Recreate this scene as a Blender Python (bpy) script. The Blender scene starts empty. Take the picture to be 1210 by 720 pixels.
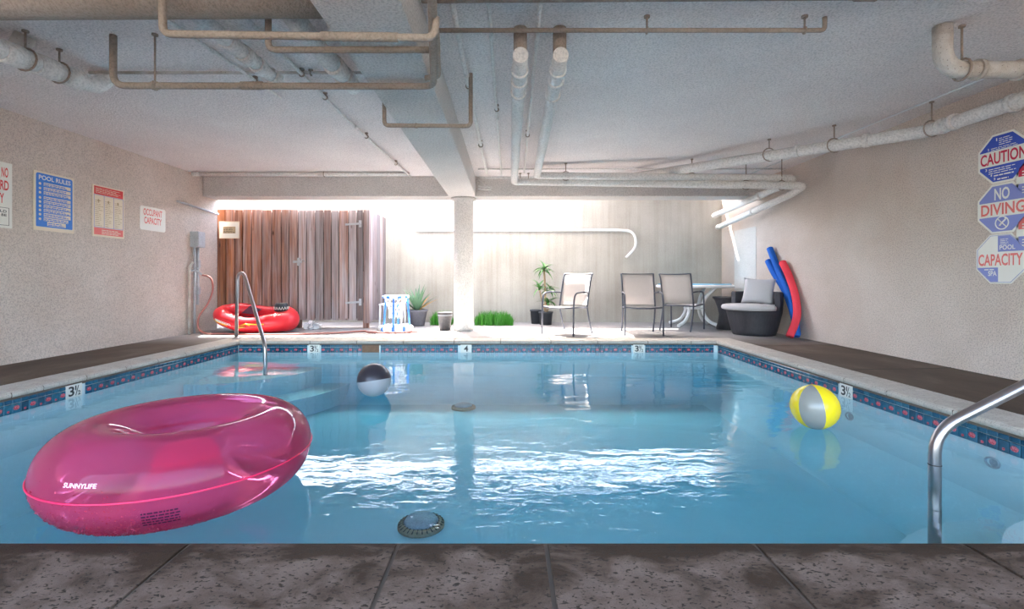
import bpy, bmesh, math, random
from mathutils import Vector, Matrix, Quaternion
random.seed(11)
S = bpy.context.scene
C = S.collection
PI = math.pi

# ------------------------------------------------------------------ camera
cam_d = bpy.data.cameras.new('camera')
cam = bpy.data.objects.new('camera', cam_d)
C.objects.link(cam)
cam.location = (0, 0, 0.85)
cam.rotation_euler = (PI / 2, 0, 0)
cam_d.sensor_width = 36
cam_d.lens = 36 * 570 / 1210
cam_d.shift_x = 5 / 1210
cam_d.shift_y = -29 / 1210
cam_d.clip_start = 0.05
S.camera = cam

# ------------------------------------------------------------------ sky, sun, exposure
world = bpy.data.worlds.new('sky')
S.world = world
world.use_nodes = True
wn = world.node_tree.nodes
wl = world.node_tree.links
bg = wn['Background']
sky = wn.new('ShaderNodeTexSky')
sky.sky_type = 'NISHITA'
sky.sun_disc = False
sky.sun_elevation = math.radians(60)
sky.sun_rotation = math.radians(-20)
sky.air_density = 1.0
sky.dust_density = 3.0
sky.ozone_density = 1.0
tint = wn.new('ShaderNodeMix')
tint.data_type = 'RGBA'
tint.blend_type = 'MULTIPLY'
tint.inputs[0].default_value = 1.0
tint.inputs[7].default_value = (1.0, 0.95, 0.875, 1)      # hazy, less saturated sky
wl.new(sky.outputs[0], tint.inputs[6])
wl.new(tint.outputs[2], bg.inputs[0])
bg.inputs[1].default_value = 0.88
sun_d = bpy.data.lights.new('sun', 'SUN')
sun_d.energy = 15.0
sun_d.angle = math.radians(0.6)
sun_d.color = (1.0, 0.96, 0.90)
sun = bpy.data.objects.new('sun', sun_d)
C.objects.link(sun)
sun.rotation_euler = Vector((0.35, -1.0, -1.88)).to_track_quat('-Z', 'Y').to_euler()
sun.location = (-2, 14, 12)
vs = S.view_settings
vs.view_transform = 'Standard'
vs.look = 'None'
vs.gamma = 1.0
vs.exposure = 1.92
S.cycles.caustics_reflective = False
S.cycles.caustics_refractive = False
S.cycles.max_bounces = 16
S.cycles.diffuse_bounces = 8
S.cycles.transparent_max_bounces = 24
S.cycles.sample_clamp_indirect = 6.0

# ------------------------------------------------------------------ mesh helpers
WL = {}


def newbm():
    return bmesh.new()


def box(bm, x0, x1, y0, y1, z0, z1, bev=0.0, mi=0):
    vs_ = [bm.verts.new(p) for p in ((x0, y0, z0), (x1, y0, z0), (x1, y1, z0), (x0, y1, z0),
                                     (x0, y0, z1), (x1, y0, z1), (x1, y1, z1), (x0, y1, z1))]
    fs = []
    for q in ((3, 2, 1, 0), (4, 5, 6, 7), (0, 1, 5, 4), (1, 2, 6, 5), (2, 3, 7, 6), (3, 0, 4, 7)):
        f = bm.faces.new([vs_[i] for i in q])
        f.material_index = mi
        fs.append(f)
    if bev > 0:
        es = list({e for f in fs for e in f.edges})
        bmesh.ops.bevel(bm, geom=es, offset=bev, segments=2, profile=0.6, affect='EDGES')
    return vs_


def fillet(pts, r, n=6, closed=False):
    pts = [Vector(p) for p in pts]
    out = [pts[0]]
    for i in range(1, len(pts) - 1):
        a, b, c = pts[i - 1], pts[i], pts[i + 1]
        d1, d2 = (a - b), (c - b)
        rr = min(r, d1.length * 0.48, d2.length * 0.48)
        p1, p2 = b + d1.normalized() * rr, b + d2.normalized() * rr
        for k in range(n + 1):
            t = k / n
            out.append(p1.lerp(b, t).lerp(b.lerp(p2, t), t))
    out.append(pts[-1])
    return out


def catmull(pts, n=6, closed=False):
    pts = [Vector(p) for p in pts]
    N = len(pts)
    out = []
    rng = range(N) if closed else range(N - 1)
    for i in rng:
        if closed:
            p0, p1, p2, p3 = pts[(i - 1) % N], pts[i], pts[(i + 1) % N], pts[(i + 2) % N]
        else:
            p0, p1, p2, p3 = pts[max(i - 1, 0)], pts[i], pts[i + 1], pts[min(i + 2, N - 1)]
        for k in range(n):
            t = k / n
            out.append(0.5 * ((2 * p1) + (p2 - p0) * t + (2 * p0 - 5 * p1 + 4 * p2 - p3) * t * t + (3 * p1 - p0 - 3 * p2 + p3) * t ** 3))
    if not closed:
        out.append(pts[-1])
    return out


def tube(bm, pts, r, seg=10, closed=False, cap=True, mi=0):
    pts = [Vector(p) for p in pts]
    n = len(pts)
    rr = r if isinstance(r, (list, tuple)) else [r] * n
    tans = []
    for i in range(n):
        if closed:
            t = pts[(i + 1) % n] - pts[(i - 1) % n]
        else:
            t = pts[min(i + 1, n - 1)] - pts[max(i - 1, 0)]
        tans.append(t.normalized() if t.length > 1e-9 else Vector((0, 0, 1)))
    up = Vector((0, 0, 1)) if abs(tans[0].z) < 0.9 else Vector((1, 0, 0))
    nrm = (up - tans[0] * up.dot(tans[0])).normalized()
    rings = []
    for i in range(n):
        if i > 0:
            q = tans[i - 1].rotation_difference(tans[i])
            nrm = q @ nrm
            nrm = (nrm - tans[i] * nrm.dot(tans[i])).normalized()
        b = tans[i].cross(nrm)
        rings.append([bm.verts.new(pts[i] + (nrm * math.cos(2 * PI * k / seg) + b * math.sin(2 * PI * k / seg)) * rr[i]) for k in range(seg)])
    m = n if closed else n - 1
    for i in range(m):
        A, B = rings[i], rings[(i + 1) % n]
        for k in range(seg):
            f = bm.faces.new((A[k], A[(k + 1) % seg], B[(k + 1) % seg], B[k]))
            f.smooth = True
            f.material_index = mi
    if cap and not closed:
        f = bm.faces.new(list(reversed(rings[0]))); f.material_index = mi
        f = bm.faces.new(rings[-1]); f.material_index = mi


def lathe(bm, prof, c=(0, 0, 0), seg=24, smooth=True, a0=0, a1=2 * PI, mi=0):
    full = abs(a1 - a0 - 2 * PI) < 1e-6
    cols = []
    ns = seg if full else seg + 1
    for k in range(ns):
        a = a0 + (a1 - a0) * k / seg
        cols.append([bm.verts.new((c[0] + r * math.cos(a), c[1] + r * math.sin(a), c[2] + z)) for r, z in prof])
    for k in range(seg):
        A, B = cols[k], cols[(k + 1) % ns]
        for i in range(len(prof) - 1):
            f = bm.faces.new((A[i], B[i], B[i + 1], A[i + 1]))
            f.smooth = smooth
            f.material_index = mi
    if full:
        if prof[0][0] > 1e-4:
            f = bm.faces.new([c_[0] for c_ in reversed(cols)]); f.material_index = mi
        if prof[-1][0] > 1e-4:
            f = bm.faces.new([c_[-1] for c_ in cols]); f.material_index = mi
    return cols


def prism(bm, outline, h0, h1, frame=None, mi=0):
    """outline: list of (u,v); frame: function (u,v,h)->Vector"""
    if frame is None:
        frame = lambda u, v, h: Vector((u, v, h))
    A = [bm.verts.new(frame(u, v, h0)) for u, v in outline]
    B = [bm.verts.new(frame(u, v, h1)) for u, v in outline]
    n = len(A)
    f = bm.faces.new(B); f.material_index = mi
    f = bm.faces.new(list(reversed(A))); f.material_index = mi
    for i in range(n):
        f = bm.faces.new((A[i], A[(i + 1) % n], B[(i + 1) % n], B[i])); f.material_index = mi


def wframe(o, right, up):
    o, right, up = Vector(o), Vector(right), Vector(up)
    nn = right.cross(up)
    return lambda u, v, h=0.0: o + right * u + up * v + nn * h


def rect(u0, v0, u1, v1):
    return [(u0, v0), (u1, v0), (u1, v1), (u0, v1)]


_txt = {}


def text_geo(s):
    if s in _txt:
        return _txt[s]
    cu = bpy.data.curves.new('lettering', 'FONT')
    cu.body = s
    cu.size = 1.0
    cu.resolution_u = 3
    cu.offset = 0.022
    ob = bpy.data.objects.new('lettering', cu)
    C.objects.link(ob)
    dg = bpy.context.evaluated_depsgraph_get()
    me = bpy.data.meshes.new_from_object(ob.evaluated_get(dg))
    vv = [v.co.copy() for v in me.vertices]
    ff = [tuple(p.vertices) for p in me.polygons]
    bpy.data.objects.remove(ob)
    bpy.data.curves.remove(cu)
    bpy.data.meshes.remove(me)
    x0 = min(v.x for v in vv); x1 = max(v.x for v in vv); y0 = min(v.y for v in vv); y1 = max(v.y for v in vv)
    _txt[s] = ([((v.x - x0) / (x1 - x0), (v.y - y0) / (y1 - y0)) for v in vv], ff, (x1 - x0) / (y1 - y0))
    return _txt[s]


def text(bm, s, u0, v0, u1, v1, frame, h=0.0012, mi=0, flip=False):
    vv, ff, asp = text_geo(s)
    vs_ = [bm.verts.new(frame(u0 + (u1 - u0) * a, v0 + (v1 - v0) * b, h)) for a, b in vv]
    for f in ff:
        try:
            g = bm.faces.new([vs_[i] for i in f])
            g.material_index = mi
        except ValueError:
            pass


def obj(name, bm, m, parent=None, smooth=False, local=False, recalc=True):
    if recalc:
        bmesh.ops.recalc_face_normals(bm, faces=bm.faces)
    me = bpy.data.meshes.new(name)
    if parent is None:
        xs = [v.co.x for v in bm.verts]; ys = [v.co.y for v in bm.verts]; zs = [v.co.z for v in bm.verts]
        base = Vector(((min(xs) + max(xs)) / 2, (min(ys) + max(ys)) / 2, min(zs)))
    else:
        base = Vector((0, 0, 0)) if local else WL[parent.name]
    if base.length > 0:
        bmesh.ops.translate(bm, verts=bm.verts, vec=-base)
    bm.to_mesh(me)
    bm.free()
    for mm in (m if isinstance(m, (list, tuple)) else [m]):
        me.materials.append(mm)
    if smooth:
        for p in me.polygons:
            p.use_smooth = True
    o = bpy.data.objects.new(name, me)
    C.objects.link(o)
    if parent is None:
        o.location = base
        WL[o.name] = base
    else:
        o.parent = parent
        WL[o.name] = WL[parent.name]
    return o


def thing(name, label, cat, loc=(0, 0, 0), rotz=0.0, group=None):
    o = bpy.data.objects.new(name, None)
    C.objects.link(o)
    o.empty_display_size = 0.1
    o.location = loc
    o.rotation_euler = (0, 0, rotz)
    o['label'] = label
    o['category'] = cat
    if group:
        o['group'] = group
    WL[o.name] = Vector(loc)
    return o


def tag(o, label, cat, group=None):
    o['label'] = label
    o['category'] = cat
    if group:
        o['group'] = group
    return o


def struct(name, bm, m, parent=None, **k):
    o = obj(name, bm, m, parent, **k)
    o['kind'] = 'structure'
    return o


def sroot(name, loc=(0, 0, 0)):
    o = bpy.data.objects.new(name, None)
    C.objects.link(o)
    o.location = loc
    o['kind'] = 'structure'
    WL[o.name] = Vector(loc)
    return o


def dup(o, parent=None):
    c = o.copy()
    C.objects.link(c)
    if parent is not None:
        c.parent = parent
    for ch in list(o.children):
        dup(ch, c)
    return c


# ------------------------------------------------------------------ materials
def principled(name, col, rough=0.6, metal=0.0, spec=0.5):
    m = bpy.data.materials.new(name)
    m.use_nodes = True
    b = m.node_tree.nodes['Principled BSDF']
    b.inputs['Base Color'].default_value = (*col, 1)
    b.inputs['Roughness'].default_value = rough
    b.inputs['Metallic'].default_value = metal
    b.inputs['Specular IOR Level'].default_value = spec
    return m


class N:
    """small node helper on a material"""
    def __init__(s, m):
        s.t = m.node_tree
        s.b = s.t.nodes.get('Principled BSDF')

    def n(s, typ, **kw):
        x = s.t.nodes.new(typ)
        for k, v in kw.items():
            if k.startswith('i_'):
                x.inputs[k[2:].replace('_', ' ')].default_value = v
            else:
                setattr(x, k, v)
        return x

    def l(s, a, b):
        s.t.links.new(a, b)

    def coord(s, kind='Object', scale=(1, 1, 1)):
        tc = s.n('ShaderNodeTexCoord')
        mp = s.n('ShaderNodeMapping')
        mp.inputs['Scale'].default_value = scale
        s.l(tc.outputs[kind], mp.inputs['Vector'])
        return mp.outputs[0]

    def pos(s, scale=(1, 1, 1)):
        g = s.n('ShaderNodeNewGeometry')
        mp = s.n('ShaderNodeMapping')
        mp.inputs['Scale'].default_value = scale
        s.l(g.outputs['Position'], mp.inputs['Vector'])
        return mp.outputs[0]

    def noise(s, vec, scale, detail=4, rough=0.55, dist=0.0):
        x = s.n('ShaderNodeTexNoise')
        x.inputs['Scale'].default_value = scale
        x.inputs['Detail'].default_value = detail
        x.inputs['Roughness'].default_value = rough
        x.inputs['Distortion'].default_value = dist
        s.l(vec, x.inputs['Vector'])
        return x.outputs['Fac']

    def ramp(s, fac, stops, interp='LINEAR'):
        r = s.n('ShaderNodeValToRGB')
        r.color_ramp.interpolation = interp
        el = r.color_ramp.elements
        while len(el) < len(stops):
            el.new(0.5)
        for e, (p, c) in zip(el, stops):
            e.position = p
            e.color = (*c, 1) if len(c) == 3 else c
        s.l(fac, r.inputs[0])
        return r.outputs[0]

    def mix(s, fac, a, b, blend='MIX'):
        x = s.n('ShaderNodeMix', data_type='RGBA', blend_type=blend)
        if isinstance(fac, (int, float)):
            x.inputs[0].default_value = fac
        else:
            s.l(fac, x.inputs[0])
        for i, v in ((6, a), (7, b)):
            if isinstance(v, tuple):
                x.inputs[i].default_value = (*v, 1) if len(v) == 3 else v
            else:
                s.l(v, x.inputs[i])
        return x.outputs[2]

    def math(s, op, a, b=0.0, clamp=False):
        x = s.n('ShaderNodeMath', operation=op, use_clamp=clamp)
        for i, v in ((0, a), (1, b)):
            if isinstance(v, (int, float)):
                x.inputs[i].default_value = v
            else:
                s.l(v, x.inputs[i])
        return x.outputs[0]

    def bump(s, h, strength=0.4, dist=0.01):
        x = s.n('ShaderNodeBump')
        x.inputs['Strength'].default_value = strength
        x.inputs['Distance'].default_value = dist
        s.l(h, x.inputs['Height'])
        if s.b:
            s.l(x.outputs[0], s.b.inputs['Normal'])
        return x.outputs[0]

    def color(s, c):
        s.l(c, s.b.inputs['Base Color'])


def stucco(name, c1, c2, bscale=70, bstr=0.6, bdist=0.012, big=1.3, streak=None, rough=0.9, speck_c=0.22):
    m = principled(name, c1, rough, spec=0.2)
    n = N(m)
    v = n.pos()
    f = n.noise(v, big, 5, 0.6)
    col = n.ramp(f, [(0.35, c1), (0.68, c2)])
    fine = n.noise(v, bscale, 3, 0.6)
    speck = n.ramp(fine, [(0.36, (1 - speck_c, 1 - speck_c, 1 - speck_c)), (0.54, (1, 1, 1)), (0.7, (1.05, 1.05, 1.05))])
    col = n.mix(1.0, col, speck, 'MULTIPLY')
    if streak:
        sv = n.pos((11, 11, 0.35))
        st = n.noise(sv, 1.0, 4, 0.65)
        sc = n.ramp(st, [(0.34, streak), (0.56, (1, 1, 1))])
        col = n.mix(0.8, col, sc, 'MULTIPLY')
    n.color(col)
    n.bump(n.math('ADD', fine, n.math('MULTIPLY', n.noise(v, bscale * 0.35, 2), 0.7)), bstr, bdist)
    return m


M = {}
M['ceiling'] = stucco('ceiling_stucco', (0.82, 0.755, 0.745), (0.88, 0.825, 0.81), 70, 0.9, 0.016, speck_c=0.24)
M['wall'] = stucco('wall_stucco', (0.61, 0.515, 0.455), (0.69, 0.605, 0.55), 80, 0.8, 0.011, speck_c=0.28)
M['beam'] = stucco('beam_stucco', (0.68, 0.64, 0.61), (0.75, 0.71, 0.68), 70, 0.9, 0.016, speck_c=0.26)
M['court'] = stucco('court_wall_plaster', (0.38, 0.365, 0.34), (0.47, 0.46, 0.44), 60, 0.35, 0.006, 1.1, streak=(0.86, 0.84, 0.81), speck_c=0.12)
M['facade'] = stucco('facade_stucco', (0.40, 0.38, 0.35), (0.46, 0.44, 0.41), 40, 0.5, 0.01)
M['pale_patch'] = stucco('pale_patch_paint', (0.62, 0.60, 0.58), (0.70, 0.68, 0.66), 75, 0.5, 0.008)


def mk_deck():
    m = principled('deck_concrete', (0.2, 0.17, 0.15), 0.75, spec=0.3)
    n = N(m)
    v = n.pos()
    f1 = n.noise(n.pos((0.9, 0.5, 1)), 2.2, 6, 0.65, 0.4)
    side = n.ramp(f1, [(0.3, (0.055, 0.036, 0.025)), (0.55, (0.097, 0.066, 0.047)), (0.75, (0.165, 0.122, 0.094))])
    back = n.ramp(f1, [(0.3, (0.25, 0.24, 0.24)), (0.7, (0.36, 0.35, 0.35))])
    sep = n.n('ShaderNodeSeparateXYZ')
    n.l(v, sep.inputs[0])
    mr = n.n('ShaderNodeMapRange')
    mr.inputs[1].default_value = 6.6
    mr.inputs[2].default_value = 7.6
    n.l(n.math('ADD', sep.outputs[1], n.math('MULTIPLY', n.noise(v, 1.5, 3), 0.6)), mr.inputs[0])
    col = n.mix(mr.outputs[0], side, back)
    fine = n.noise(v, 120, 3)
    col = n.mix(1.0, col, n.ramp(fine, [(0.3, (0.85, 0.85, 0.85)), (0.6, (1, 1, 1))]), 'MULTIPLY')
    n.color(col)
    n.bump(n.math('ADD', fine, n.math('MULTIPLY', f1, 1.5)), 0.3, 0.006)
    return m


M['deck'] = mk_deck()
M['yard'] = stucco('yard_concrete', (0.10, 0.09, 0.08), (0.14, 0.125, 0.11), 20, 0.2, 0.005)


def mk_coping(name, c_lo, c_hi, stain, lo, hi, pits=0.5, edge=False):
    m = principled(name, c_hi, 0.8, spec=0.25)
    n = N(m)
    v = n.pos()
    base = n.ramp(n.noise(v, 9, 5, 0.6), [(0.35, c_lo), (0.65, c_hi)])
    sn = n.noise(n.pos((1.0, 1.4, 1)), 4.2, 6, 0.62, 0.6)
    if edge:        # splash stain along the pool lip
        sp = n.n('ShaderNodeSeparateXYZ')
        n.l(v, sp.inputs[0])
        mr = n.n('ShaderNodeMapRange')
        mr.inputs[1].default_value = 1.43
        mr.inputs[2].default_value = 1.50
        mr.inputs[4].default_value = 0.17
        n.l(sp.outputs[1], mr.inputs[0])
        sn = n.math('ADD', sn, mr.outputs[0])
    st = n.ramp(sn, [(lo, (0, 0, 0)), (hi, (1, 1, 1))])
    col = n.mix(st, base, stain)
    pv = n.pos((60, 110, 60))
    pn = n.noise(pv, 1.0, 2, 0.5, 0.5)
    pit = n.ramp(pn, [(0.585, (0, 0, 0)), (0.635, (1, 1, 1))])
    col = n.mix(n.math('MULTIPLY', pit, pits), col, (0.035, 0.024, 0.016))
    fine = n.noise(v, 260, 3, 0.6)
    col = n.mix(1.0, col, n.ramp(fine, [(0.3, (0.82, 0.82, 0.82)), (0.6, (1.04, 1.04, 1.04))]), 'MULTIPLY')
    n.color(col)
    h = n.math('SUBTRACT', n.math('MULTIPLY', fine, 0.5), n.math('MULTIPLY', pit, 0.9))
    n.bump(h, 0.5, 0.004)
    return m


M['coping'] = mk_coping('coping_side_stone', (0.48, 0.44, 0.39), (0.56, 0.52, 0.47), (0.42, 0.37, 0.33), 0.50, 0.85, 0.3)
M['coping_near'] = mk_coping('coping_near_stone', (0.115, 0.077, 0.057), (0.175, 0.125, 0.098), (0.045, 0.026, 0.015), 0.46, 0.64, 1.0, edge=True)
M['mortar'] = principled('mortar', (0.11, 0.085, 0.065), 0.9)
M['mortar_brown'] = stucco('bare_mortar', (0.20, 0.11, 0.07), (0.30, 0.18, 0.12), 80, 0.7, 0.006, 6)
M['plaster'] = stucco('pool_plaster', (0.68, 0.80, 0.82), (0.74, 0.85, 0.87), 30, 0.05, 0.003, 1.5, rough=0.7, speck_c=0.0)


def mk_tile(name, kind):
    m = principled(name, (0.02, 0.12, 0.24), 0.18)
    n = N(m)
    oi = n.n('ShaderNodeObjectInfo')
    base = n.ramp(oi.outputs['Random'], [(0.0, (0.006, 0.058, 0.11)), (0.5, (0.012, 0.090, 0.165)), (1.0, (0.02, 0.13, 0.21))])
    v = n.coord('Object')
    cloud = n.noise(v, 40, 3)
    base = n.mix(1.0, base, n.ramp(cloud, [(0.3, (0.75, 0.75, 0.75)), (0.7, (1.2, 1.2, 1.2))]), 'MULTIPLY')
    if kind:
        sep = n.n('ShaderNodeSeparateXYZ')
        n.l(v, sep.inputs[0])
        zc, rad = (0.004, 0.021) if kind == 'flower' else (-0.016, 0.0085)
        xx = n.math('MULTIPLY', sep.outputs[0], 0.95 if kind == 'flower' else 1)
        zz = n.math('MULTIPLY', n.math('SUBTRACT', sep.outputs[2], zc), 1.25 if kind == 'flower' else 1)
        d = n.math('SQRT', n.math('ADD', n.math('MULTIPLY', xx, xx), n.math('MULTIPLY', zz, zz)))
        wob = n.math('MULTIPLY', n.math('SUBTRACT', n.noise(v, 110 if kind == 'flower' else 60, 2), 0.5), 0.022)
        d = n.math('ADD', d, wob)
        mask = n.math('LESS_THAN', d, rad)
        red = n.ramp(n.noise(v, 150, 2), [(0.4, (0.40, 0.03, 0.06)), (0.65, (0.66, 0.22, 0.26))])
        base = n.mix(mask, base, red)
    n.color(base)
    return m


M['tile_plain'] = mk_tile('blue_glazed_tile', None)
M['tile_flower'] = mk_tile('blue_tile_red_flower', 'flower')
M['tile_dot'] = mk_tile('blue_tile_red_dot', 'dot')


def mk_painted_pipe():
    m = principled('painted_pipe', (0.5, 0.46, 0.42), 0.8, spec=0.3)
    n = N(m)
    v = n.pos()
    f = n.noise(v, 7, 5, 0.6)
    col = n.ramp(f, [(0.30, (0.40, 0.34, 0.29)), (0.5, (0.55, 0.51, 0.47)), (0.7, (0.62, 0.60, 0.58))])
    sp = n.noise(v, 95, 2, 0.5)
    col = n.mix(n.ramp(sp, [(0.66, (0, 0, 0)), (0.72, (1, 1, 1))]), col, (0.18, 0.15, 0.13))
    n.color(col)
    n.bump(n.math('ADD', sp, n.noise(v, 40, 2)), 0.6, 0.008)
    return m


M['pipe'] = mk_painted_pipe()
M['pipe_white'] = stucco('white_lagging', (0.74, 0.71, 0.68), (0.82, 0.80, 0.78), 55, 0.7, 0.012)
M['pipe_brown'] = stucco('brown_pipe', (0.32, 0.255, 0.21), (0.42, 0.35, 0.30), 70, 0.7, 0.010)  # brown tone of the near pipes, risers and hangers
M['bucket'] = stucco('dented_bucket_metal', (0.07, 0.068, 0.075), (0.13, 0.12, 0.12), 30, 0.3, 0.004, 7, rough=0.5)  # metal darkened for the part shade the bucket stands in
M['steel'] = principled('brushed_steel', (0.42, 0.40, 0.41), 0.30, 1.0)
M['galv'] = stucco('galvanised_metal', (0.42, 0.44, 0.48), (0.52, 0.54, 0.58), 90, 0.1, 0.001, 8, rough=0.5)
M['white_plastic'] = principled('white_plastic', (0.82, 0.83, 0.85), 0.35)
M['blue_plastic'] = principled('blue_plastic', (0.05, 0.22, 0.75), 0.35)
M['black_plastic'] = principled('black_plastic', (0.03, 0.035, 0.045), 0.5)
M['dark_metal'] = principled('dark_chair_metal', (0.055, 0.06, 0.085), 0.4)
M['cable'] = principled('pale_cable', (0.75, 0.76, 0.78), 0.5)
M['dark'] = principled('dark_joint_and_shade', (0.05, 0.04, 0.035), 0.8)  # dark tone for joints and for shade painted into slots, holes, gaps


def mk_wood():
    m = principled('weathered_redwood', (0.3, 0.2, 0.15), 0.8, spec=0.2)
    n = N(m)
    oi = n.n('ShaderNodeObjectInfo')
    tc = n.n('ShaderNodeTexCoord')
    add = n.n('ShaderNodeVectorMath', operation='ADD')
    n.l(tc.outputs['Object'], add.inputs[0])
    sc = n.n('ShaderNodeVectorMath', operation='SCALE')
    cx = n.n('ShaderNodeCombineXYZ')
    n.l(oi.outputs['Random'], cx.inputs[0]); n.l(oi.outputs['Random'], cx.inputs[2])
    n.l(cx.outputs[0], sc.inputs[0]); sc.inputs['Scale'].default_value = 30
    n.l(sc.outputs[0], add.inputs[1])

    def mp(scale):
        x = n.n('ShaderNodeMapping'); x.inputs['Scale'].default_value = scale
        n.l(add.outputs[0], x.inputs['Vector'])
        return x.outputs[0]
    grain = n.noise(mp((30, 30, 1.1)), 1.0, 5, 0.6, 0.6)
    stain = n.noise(mp((9, 9, 0.9)), 1.0, 4, 0.6, 0.4)
    orange = n.mix(n.ramp(grain, [(0.35, (0, 0, 0)), (0.65, (1, 1, 1))]), (0.17, 0.058, 0.028), (0.44, 0.175, 0.085))
    grey = n.mix(n.ramp(grain, [(0.35, (0, 0, 0)), (0.65, (1, 1, 1))]), (0.24, 0.20, 0.21), (0.42, 0.38, 0.40))
    sepc = n.n('ShaderNodeSeparateColor')
    n.l(oi.outputs['Color'], sepc.inputs[0])
    k = n.math('ADD', sepc.outputs[0], n.math('MULTIPLY', n.math('SUBTRACT', stain, 0.5), 1.9), clamp=True)
    col = n.mix(k, orange, grey)
    knot = n.n('ShaderNodeTexVoronoi')
    knot.inputs['Scale'].default_value = 1.0
    n.l(mp((5.5, 5.5, 2.2)), knot.inputs['Vector'])
    kn = n.ramp(knot.outputs['Distance'], [(0.05, (1, 1, 1)), (0.13, (0, 0, 0))])
    col = n.mix(n.math('MULTIPLY', kn, 0.85), col, (0.06, 0.03, 0.02))
    br = n.n('ShaderNodeCombineColor')
    for i in range(3):
        n.l(sepc.outputs[1], br.inputs[i])
    col = n.mix(1.0, col, br.outputs[0], 'MULTIPLY')
    n.color(col)
    n.bump(grain, 0.4, 0.004)
    return m


M['wood'] = mk_wood()


def cloth(name, c, scale=220, rough=0.85):
    m = principled(name, c, rough, spec=0.2)
    n = N(m)
    f = n.noise(n.coord('Object'), scale, 2)
    col = n.ramp(f, [(0.3, tuple(x * 0.86 for x in c)), (0.7, tuple(min(1, x * 1.08) for x in c))])
    n.color(col)
    n.bump(f, 0.3, 0.002)
    return m


M['sling'] = cloth('sling_mesh', (0.62, 0.585, 0.57))
M['cushion'] = cloth('cushion_fabric', (0.50, 0.49, 0.51))


def mk_wicker():
    m = principled('dark_wicker', (0.035, 0.034, 0.042), 0.55)
    n = N(m)
    v = n.coord('Object')
    w = n.n('ShaderNodeTexWave', wave_type='BANDS', bands_direction='Z')
    w.inputs['Scale'].default_value = 22
    w.inputs['Distortion'].default_value = 1.5
    n.l(v, w.inputs['Vector'])
    ns = n.noise(n.coord('Object', (40, 40, 10)), 1, 2)
    col = n.mix(n.math('MULTIPLY', w.outputs['Fac'], ns), (0.018, 0.018, 0.024), (0.085, 0.082, 0.10))
    n.color(col)
    n.bump(w.outputs['Fac'], 0.5, 0.006)
    return m


M['wicker'] = mk_wicker()


def leafmat(name, c1, c2):
    m = principled(name, c1, 0.5)
    n = N(m)
    oi = n.n('ShaderNodeObjectInfo')
    n.color(n.ramp(oi.outputs['Random'], [(0.0, c1), (1.0, c2)]))
    return m


M['leaf'] = leafmat('green_leaf', (0.035, 0.14, 0.03), (0.10, 0.27, 0.06))
M['leaf_grey'] = leafmat('grey_green_leaf', (0.04, 0.12, 0.06), (0.14, 0.25, 0.15))
M['leaf_yellow'] = leafmat('yellowing_leaf', (0.50, 0.33, 0.04), (0.60, 0.22, 0.04))
M['grass'] = leafmat('grass_blade', (0.05, 0.26, 0.02), (0.05, 0.26, 0.02))
M['stem'] = stucco('plant_stem', (0.34, 0.24, 0.15), (0.44, 0.32, 0.22), 60, 0.5, 0.005)
M['pot'] = stucco('grey_pot', (0.16, 0.16, 0.19), (0.22, 0.22, 0.25), 60, 0.3, 0.003)
M['soil'] = principled('soil', (0.05, 0.035, 0.025), 0.95)
M['red_vinyl'] = principled('red_vinyl', (0.72, 0.022, 0.035), 0.35)
M['dark_vinyl'] = principled('dark_purple_vinyl', (0.10, 0.03, 0.06), 0.5)
M['yellow_vinyl'] = principled('yellow_vinyl', (0.80, 0.55, 0.02), 0.35)
M['hose'] = principled('red_brown_hose', (0.36, 0.13, 0.11), 0.5)
M['foam_blue'] = cloth('blue_foam', (0.02, 0.13, 0.55), 300, 0.8)
M['foam_red'] = cloth('coral_red_foam', (0.78, 0.06, 0.09), 300, 0.8)
M['ball_yellow'] = principled('yellow_ball_vinyl', (0.84, 0.64, 0.015), 0.25)
M['ball_white'] = principled('greyish_ball_vinyl', (0.27, 0.265, 0.245), 0.25)
M['ball_black'] = principled('black_ball_vinyl', (0.035, 0.03, 0.04), 0.28)
M['ball_shaded_white'] = principled('shaded_white_ball_vinyl', (0.34, 0.35, 0.37), 0.28)  # white panels greyed, their shadow put into the colour
M['sign_white'] = principled('sign_white', (0.78, 0.77, 0.72), 0.45)
M['sign_cream'] = principled('sign_cream', (0.76, 0.66, 0.52), 0.45)
M['sign_blue'] = principled('sign_blue', (0.03, 0.20, 0.68), 0.45)
M['sign_navy'] = principled('sign_navy', (0.025, 0.075, 0.48), 0.45)
M['sign_faded_blue'] = principled('sign_faded_blue', (0.20, 0.24, 0.58), 0.45)
M['sign_red'] = principled('sign_red', (0.68, 0.045, 0.05), 0.45)
M['sign_crimson'] = principled('sign_crimson', (0.55, 0.01, 0.06), 0.45)
M['sign_faded_red'] = principled('sign_faded_red', (0.74, 0.16, 0.15), 0.45)
M['sign_black'] = principled('sign_black', (0.03, 0.03, 0.03), 0.5)
M['sign_tan'] = principled('sign_tan', (0.42, 0.32, 0.20), 0.6)
M['glass_blue'] = principled('blue_table_glass', (0.16, 0.48, 0.72), 0.08)
M['bag'] = principled('crumpled_white_film', (0.75, 0.75, 0.77), 0.4)


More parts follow.
